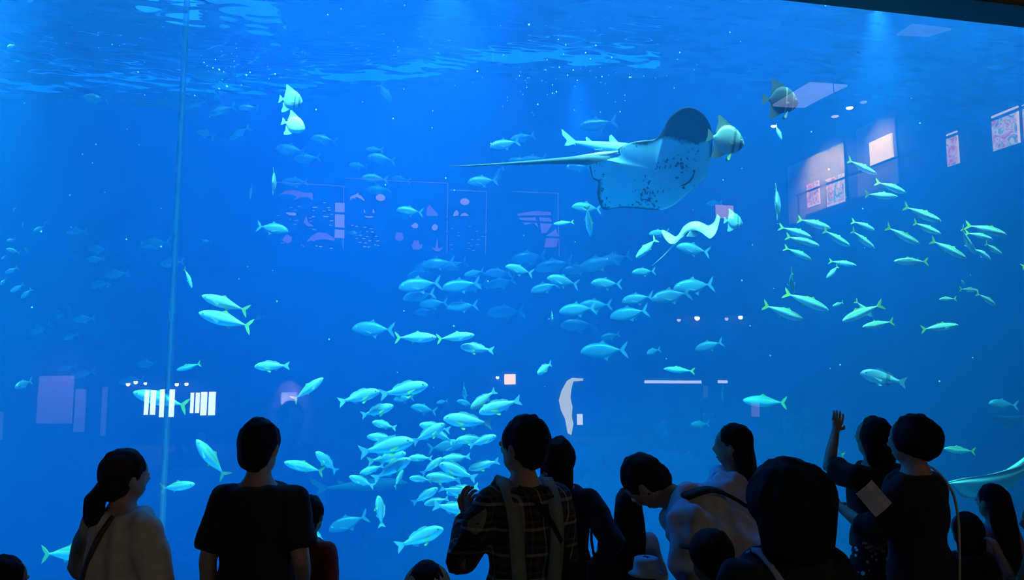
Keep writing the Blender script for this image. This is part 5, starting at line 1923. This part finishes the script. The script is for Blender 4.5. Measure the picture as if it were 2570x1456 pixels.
# --- toddler with the white hat
o, k = person('small child wearing a white bucket hat in front of the bending visitor', 1622, 1408, 0.95, 10, PALEB, NAVY, 'short', 'short', HAIR, child=True, depth=3.88)
hh = MB()
hd, sh = k['hd'], k['sh']
up = (k['HR'] @ ZZ)
hh.tube([hd((0, -0.01, 0.14)), hd((0, -0.01, 0.16)), hd((0, -0.01, 0.225)), hd((0, -0.01, 0.262)), hd((0, -0.01, 0.272))], [0.145 * sh, 0.108 * sh, 0.10 * sh, 0.092 * sh, 0.02 * sh], 20)
hh.build('bucket_hat', WHITEC, o, True)
# --- bending visitor in white
o, k = person('visitor in a white shirt bending forward with a black crossbody strap', 1562, 1076, 1.80, -72, WHITEC, NAVY, 'half', 'short', HAIR, depth=3.75, bend=('X', -52), turn=12, nod=6, wide=1.14,
              la=((-0.22, 0.16, 1.16), (-0.16, 0.34, 1.02)), ra=((0.24, 0.16, 1.16), (0.17, 0.34, 1.02)))
s = k['s']
U = k['U']
ribbon(o, 'crossbody_strap', [k['up'](p) for p in ((-0.15, -0.07, 1.40), (-0.06, -0.165, 1.32), (0.05, -0.185, 1.17), (0.15, -0.165, 1.03), (0.215, -0.06, 0.92))], 0.045, BLACK, lambda p: U @ Vector((0.1, -1, 0.1)), 0.008)
# --- long-haired visitor
o, k = person('visitor with very long black hair and a white top, face turned to the left', 1842, 1064, 1.68, -42, WHITEC, NAVY, 'half', 'long', HAIR, depth=4.3, turn=-28, wide=1.1,
              la=((-0.26, 0.02, 1.13), (-0.2, 0.2, 1.05)))
# --- child with the black cap in front
o, k = person('child with a round black head of hair in front of the bending visitor', 1786, 1346, 1.22, -30, BLACK, BLACK, 'short', 'short', HAIR, child=True, depth=3.0, wide=0.95)
hd, sh = k['hd'], k['sh']
cp = MB()
cp.ball(hd((0, -0.008, 0.17)), (0.094 * sh, 0.108 * sh, 0.102 * sh), 16, 12, M=k['HR'])
cp.tube([hd((0, 0.06, 0.175)), hd((0, 0.12, 0.168)), hd((0, 0.165, 0.158))], [(0.075 * sh, 0.008), (0.07 * sh, 0.008), (0.04 * sh, 0.006)], 12, up=k['HR'] @ Vector((1, 0, 0)))
cp.build('cap', BLACK, o, True)
# --- nearest visitor, black bob
o, k = person('nearest visitor with a broad black bob and dark clothes', 1970, 1152, 1.665, -24, BLACK, BLACK, 'short', 'bob', HAIR, depth=2.3, turn=-10, bigger=1.16, wide=1.12,
              la=((-0.26, 0.04, 1.13), (-0.18, 0.22, 1.16)), curl=0.6)
s = k['s']
ribbon(o, 'shoulder_strap', [(-0.10 * s, 0.12 * s, 1.28 * s), (-0.105 * s, 0.02 * s, 1.425 * s), (-0.11 * s, -0.11 * s, 1.34 * s), (-0.115 * s, -0.15 * s, 1.15 * s), (-0.12 * s, -0.15 * s, 0.98 * s)], 0.035, PALEB, lambda p: Vector((0, -1, 0.5 if p.z > 1.36 else 0)), 0.006)
# --- woman with raised arm and floral skirt
o, k = person('visitor raising one arm, in a black top and black skirt with white flowers', 2192, 1046, 1.66, -18, BLACK, FLORAL, 'short', 'bob', HAIR, depth=4.5, turn=-10, skirt=True, bigger=0.86,
              la=((-0.21, 0.16, 1.38), (-0.07, 0.24, 1.60), (0.3, 0.8, 0)), curl=0.15, tuck=0.92)
# --- bowl-cut visitor
o, k = person('visitor with a bowl haircut, black T-shirt, pale trousers and a thin cream shoulder strap', 2292, 1040, 1.70, -38, BLACK, CREAM, 'half', 'bowl', HAIR, depth=3.8, turn=-12, wide=0.98,
              la=((-0.22, 0.12, 1.12), (-0.12, 0.33, 1.20), (0.2, 0.2, -1)), ra=((0.26, 0.03, 1.11), (0.18, 0.22, 1.02)), bigger=1.04)
s = k['s']
ribbon(o, 'shoulder_strap', [(0.115 * s, 0.10 * s, 1.34 * s), (0.13 * s, 0.0, 1.435 * s), (0.15 * s, -0.10 * s, 1.34 * s), (0.17 * s, -0.125 * s, 1.2 * s), (0.175 * s, -0.12 * s, 1.0 * s), (0.18 * s, -0.11 * s, 0.86 * s)], 0.018, CREAM, lambda p: Vector((0.4, -1, 0.4 if p.z > 1.36 else 0)))
# --- paper held by the bowl-cut visitor
hp = at(2196, 1250, 3.5)
M_ = Matrix.Rotation(rad(-18), 3, 'X') @ Matrix.Rotation(rad(12), 3, 'Y')
ph = empty('leaflet', hp)
ph.rotation_euler = (rad(-25), rad(-30), -YAW + rad(20))
tag(ph, 'pale folded leaflet held by the bowl-cut visitor', 'leaflet')
M_leaf = mat('leaflet_paper', (0.55, 0.56, 0.72), 0.8)
for e in (-1, 1):
    MB().box((e * 0.029, abs(e) * 0.004, 0), (0.06, 0.004, 0.13), Matrix.Rotation(e * 0.25, 3, 'Z')).build('page', M_leaf, ph)
# --- visitors at the right edge
o, k = person('crouching child in violet at the right, dark hair against the teal guitarfish', 2492, 1226, 1.27, -20, PURPLE, NAVY, 'half', 'long', HAIR, depth=4.35, child=True)
o, k = person('low dark child between the bowl-cut visitor and the child in violet', 2424, 1296, 1.10, -10, NAVY, BLACK, 'half', 'bob', HAIR, depth=4.05, child=True, bigger=0.84)
o, k = person('child cut by the right frame edge, in olive, with a raised pale hand', 2620, 1270, 1.18, -40, OLIVE, NAVY, 'half', 'short', HAIR, depth=3.7, child=True,
              la=((-0.26, 0.10, 1.16), (-0.16, 0.22, 1.36), (0.3, 0.8, 0)))
# --- lowest heads along the bottom edge
o, k = person('child under a beige cap, only its crown above the bottom edge', 1072, 1430, 1.24, 0, OLIVE, NAVY, 'short', 'short', HAIR, depth=2.6, child=True)
hd, sh = k['hd'], k['sh']
cp = MB()
cp.ball(hd((0, -0.006, 0.165)), (0.098 * sh, 0.114 * sh, 0.100 * sh), 18, 12, M=k['HR'])
cp.tube([hd((0, 0.06, 0.17)), hd((0, 0.13, 0.158)), hd((0, 0.18, 0.14))], [(0.08 * sh, 0.008), (0.075 * sh, 0.008), (0.045 * sh, 0.006)], 12, up=k['HR'] @ Vector((1, 0, 0)))
cp.build('cap', BEIGE, o, True)
o, k = person('dark-haired child at the bottom left corner', 8, 1412, 1.20, 20, NAVY, NAVY, 'short', 'short', HAIR, depth=2.9, child=True)
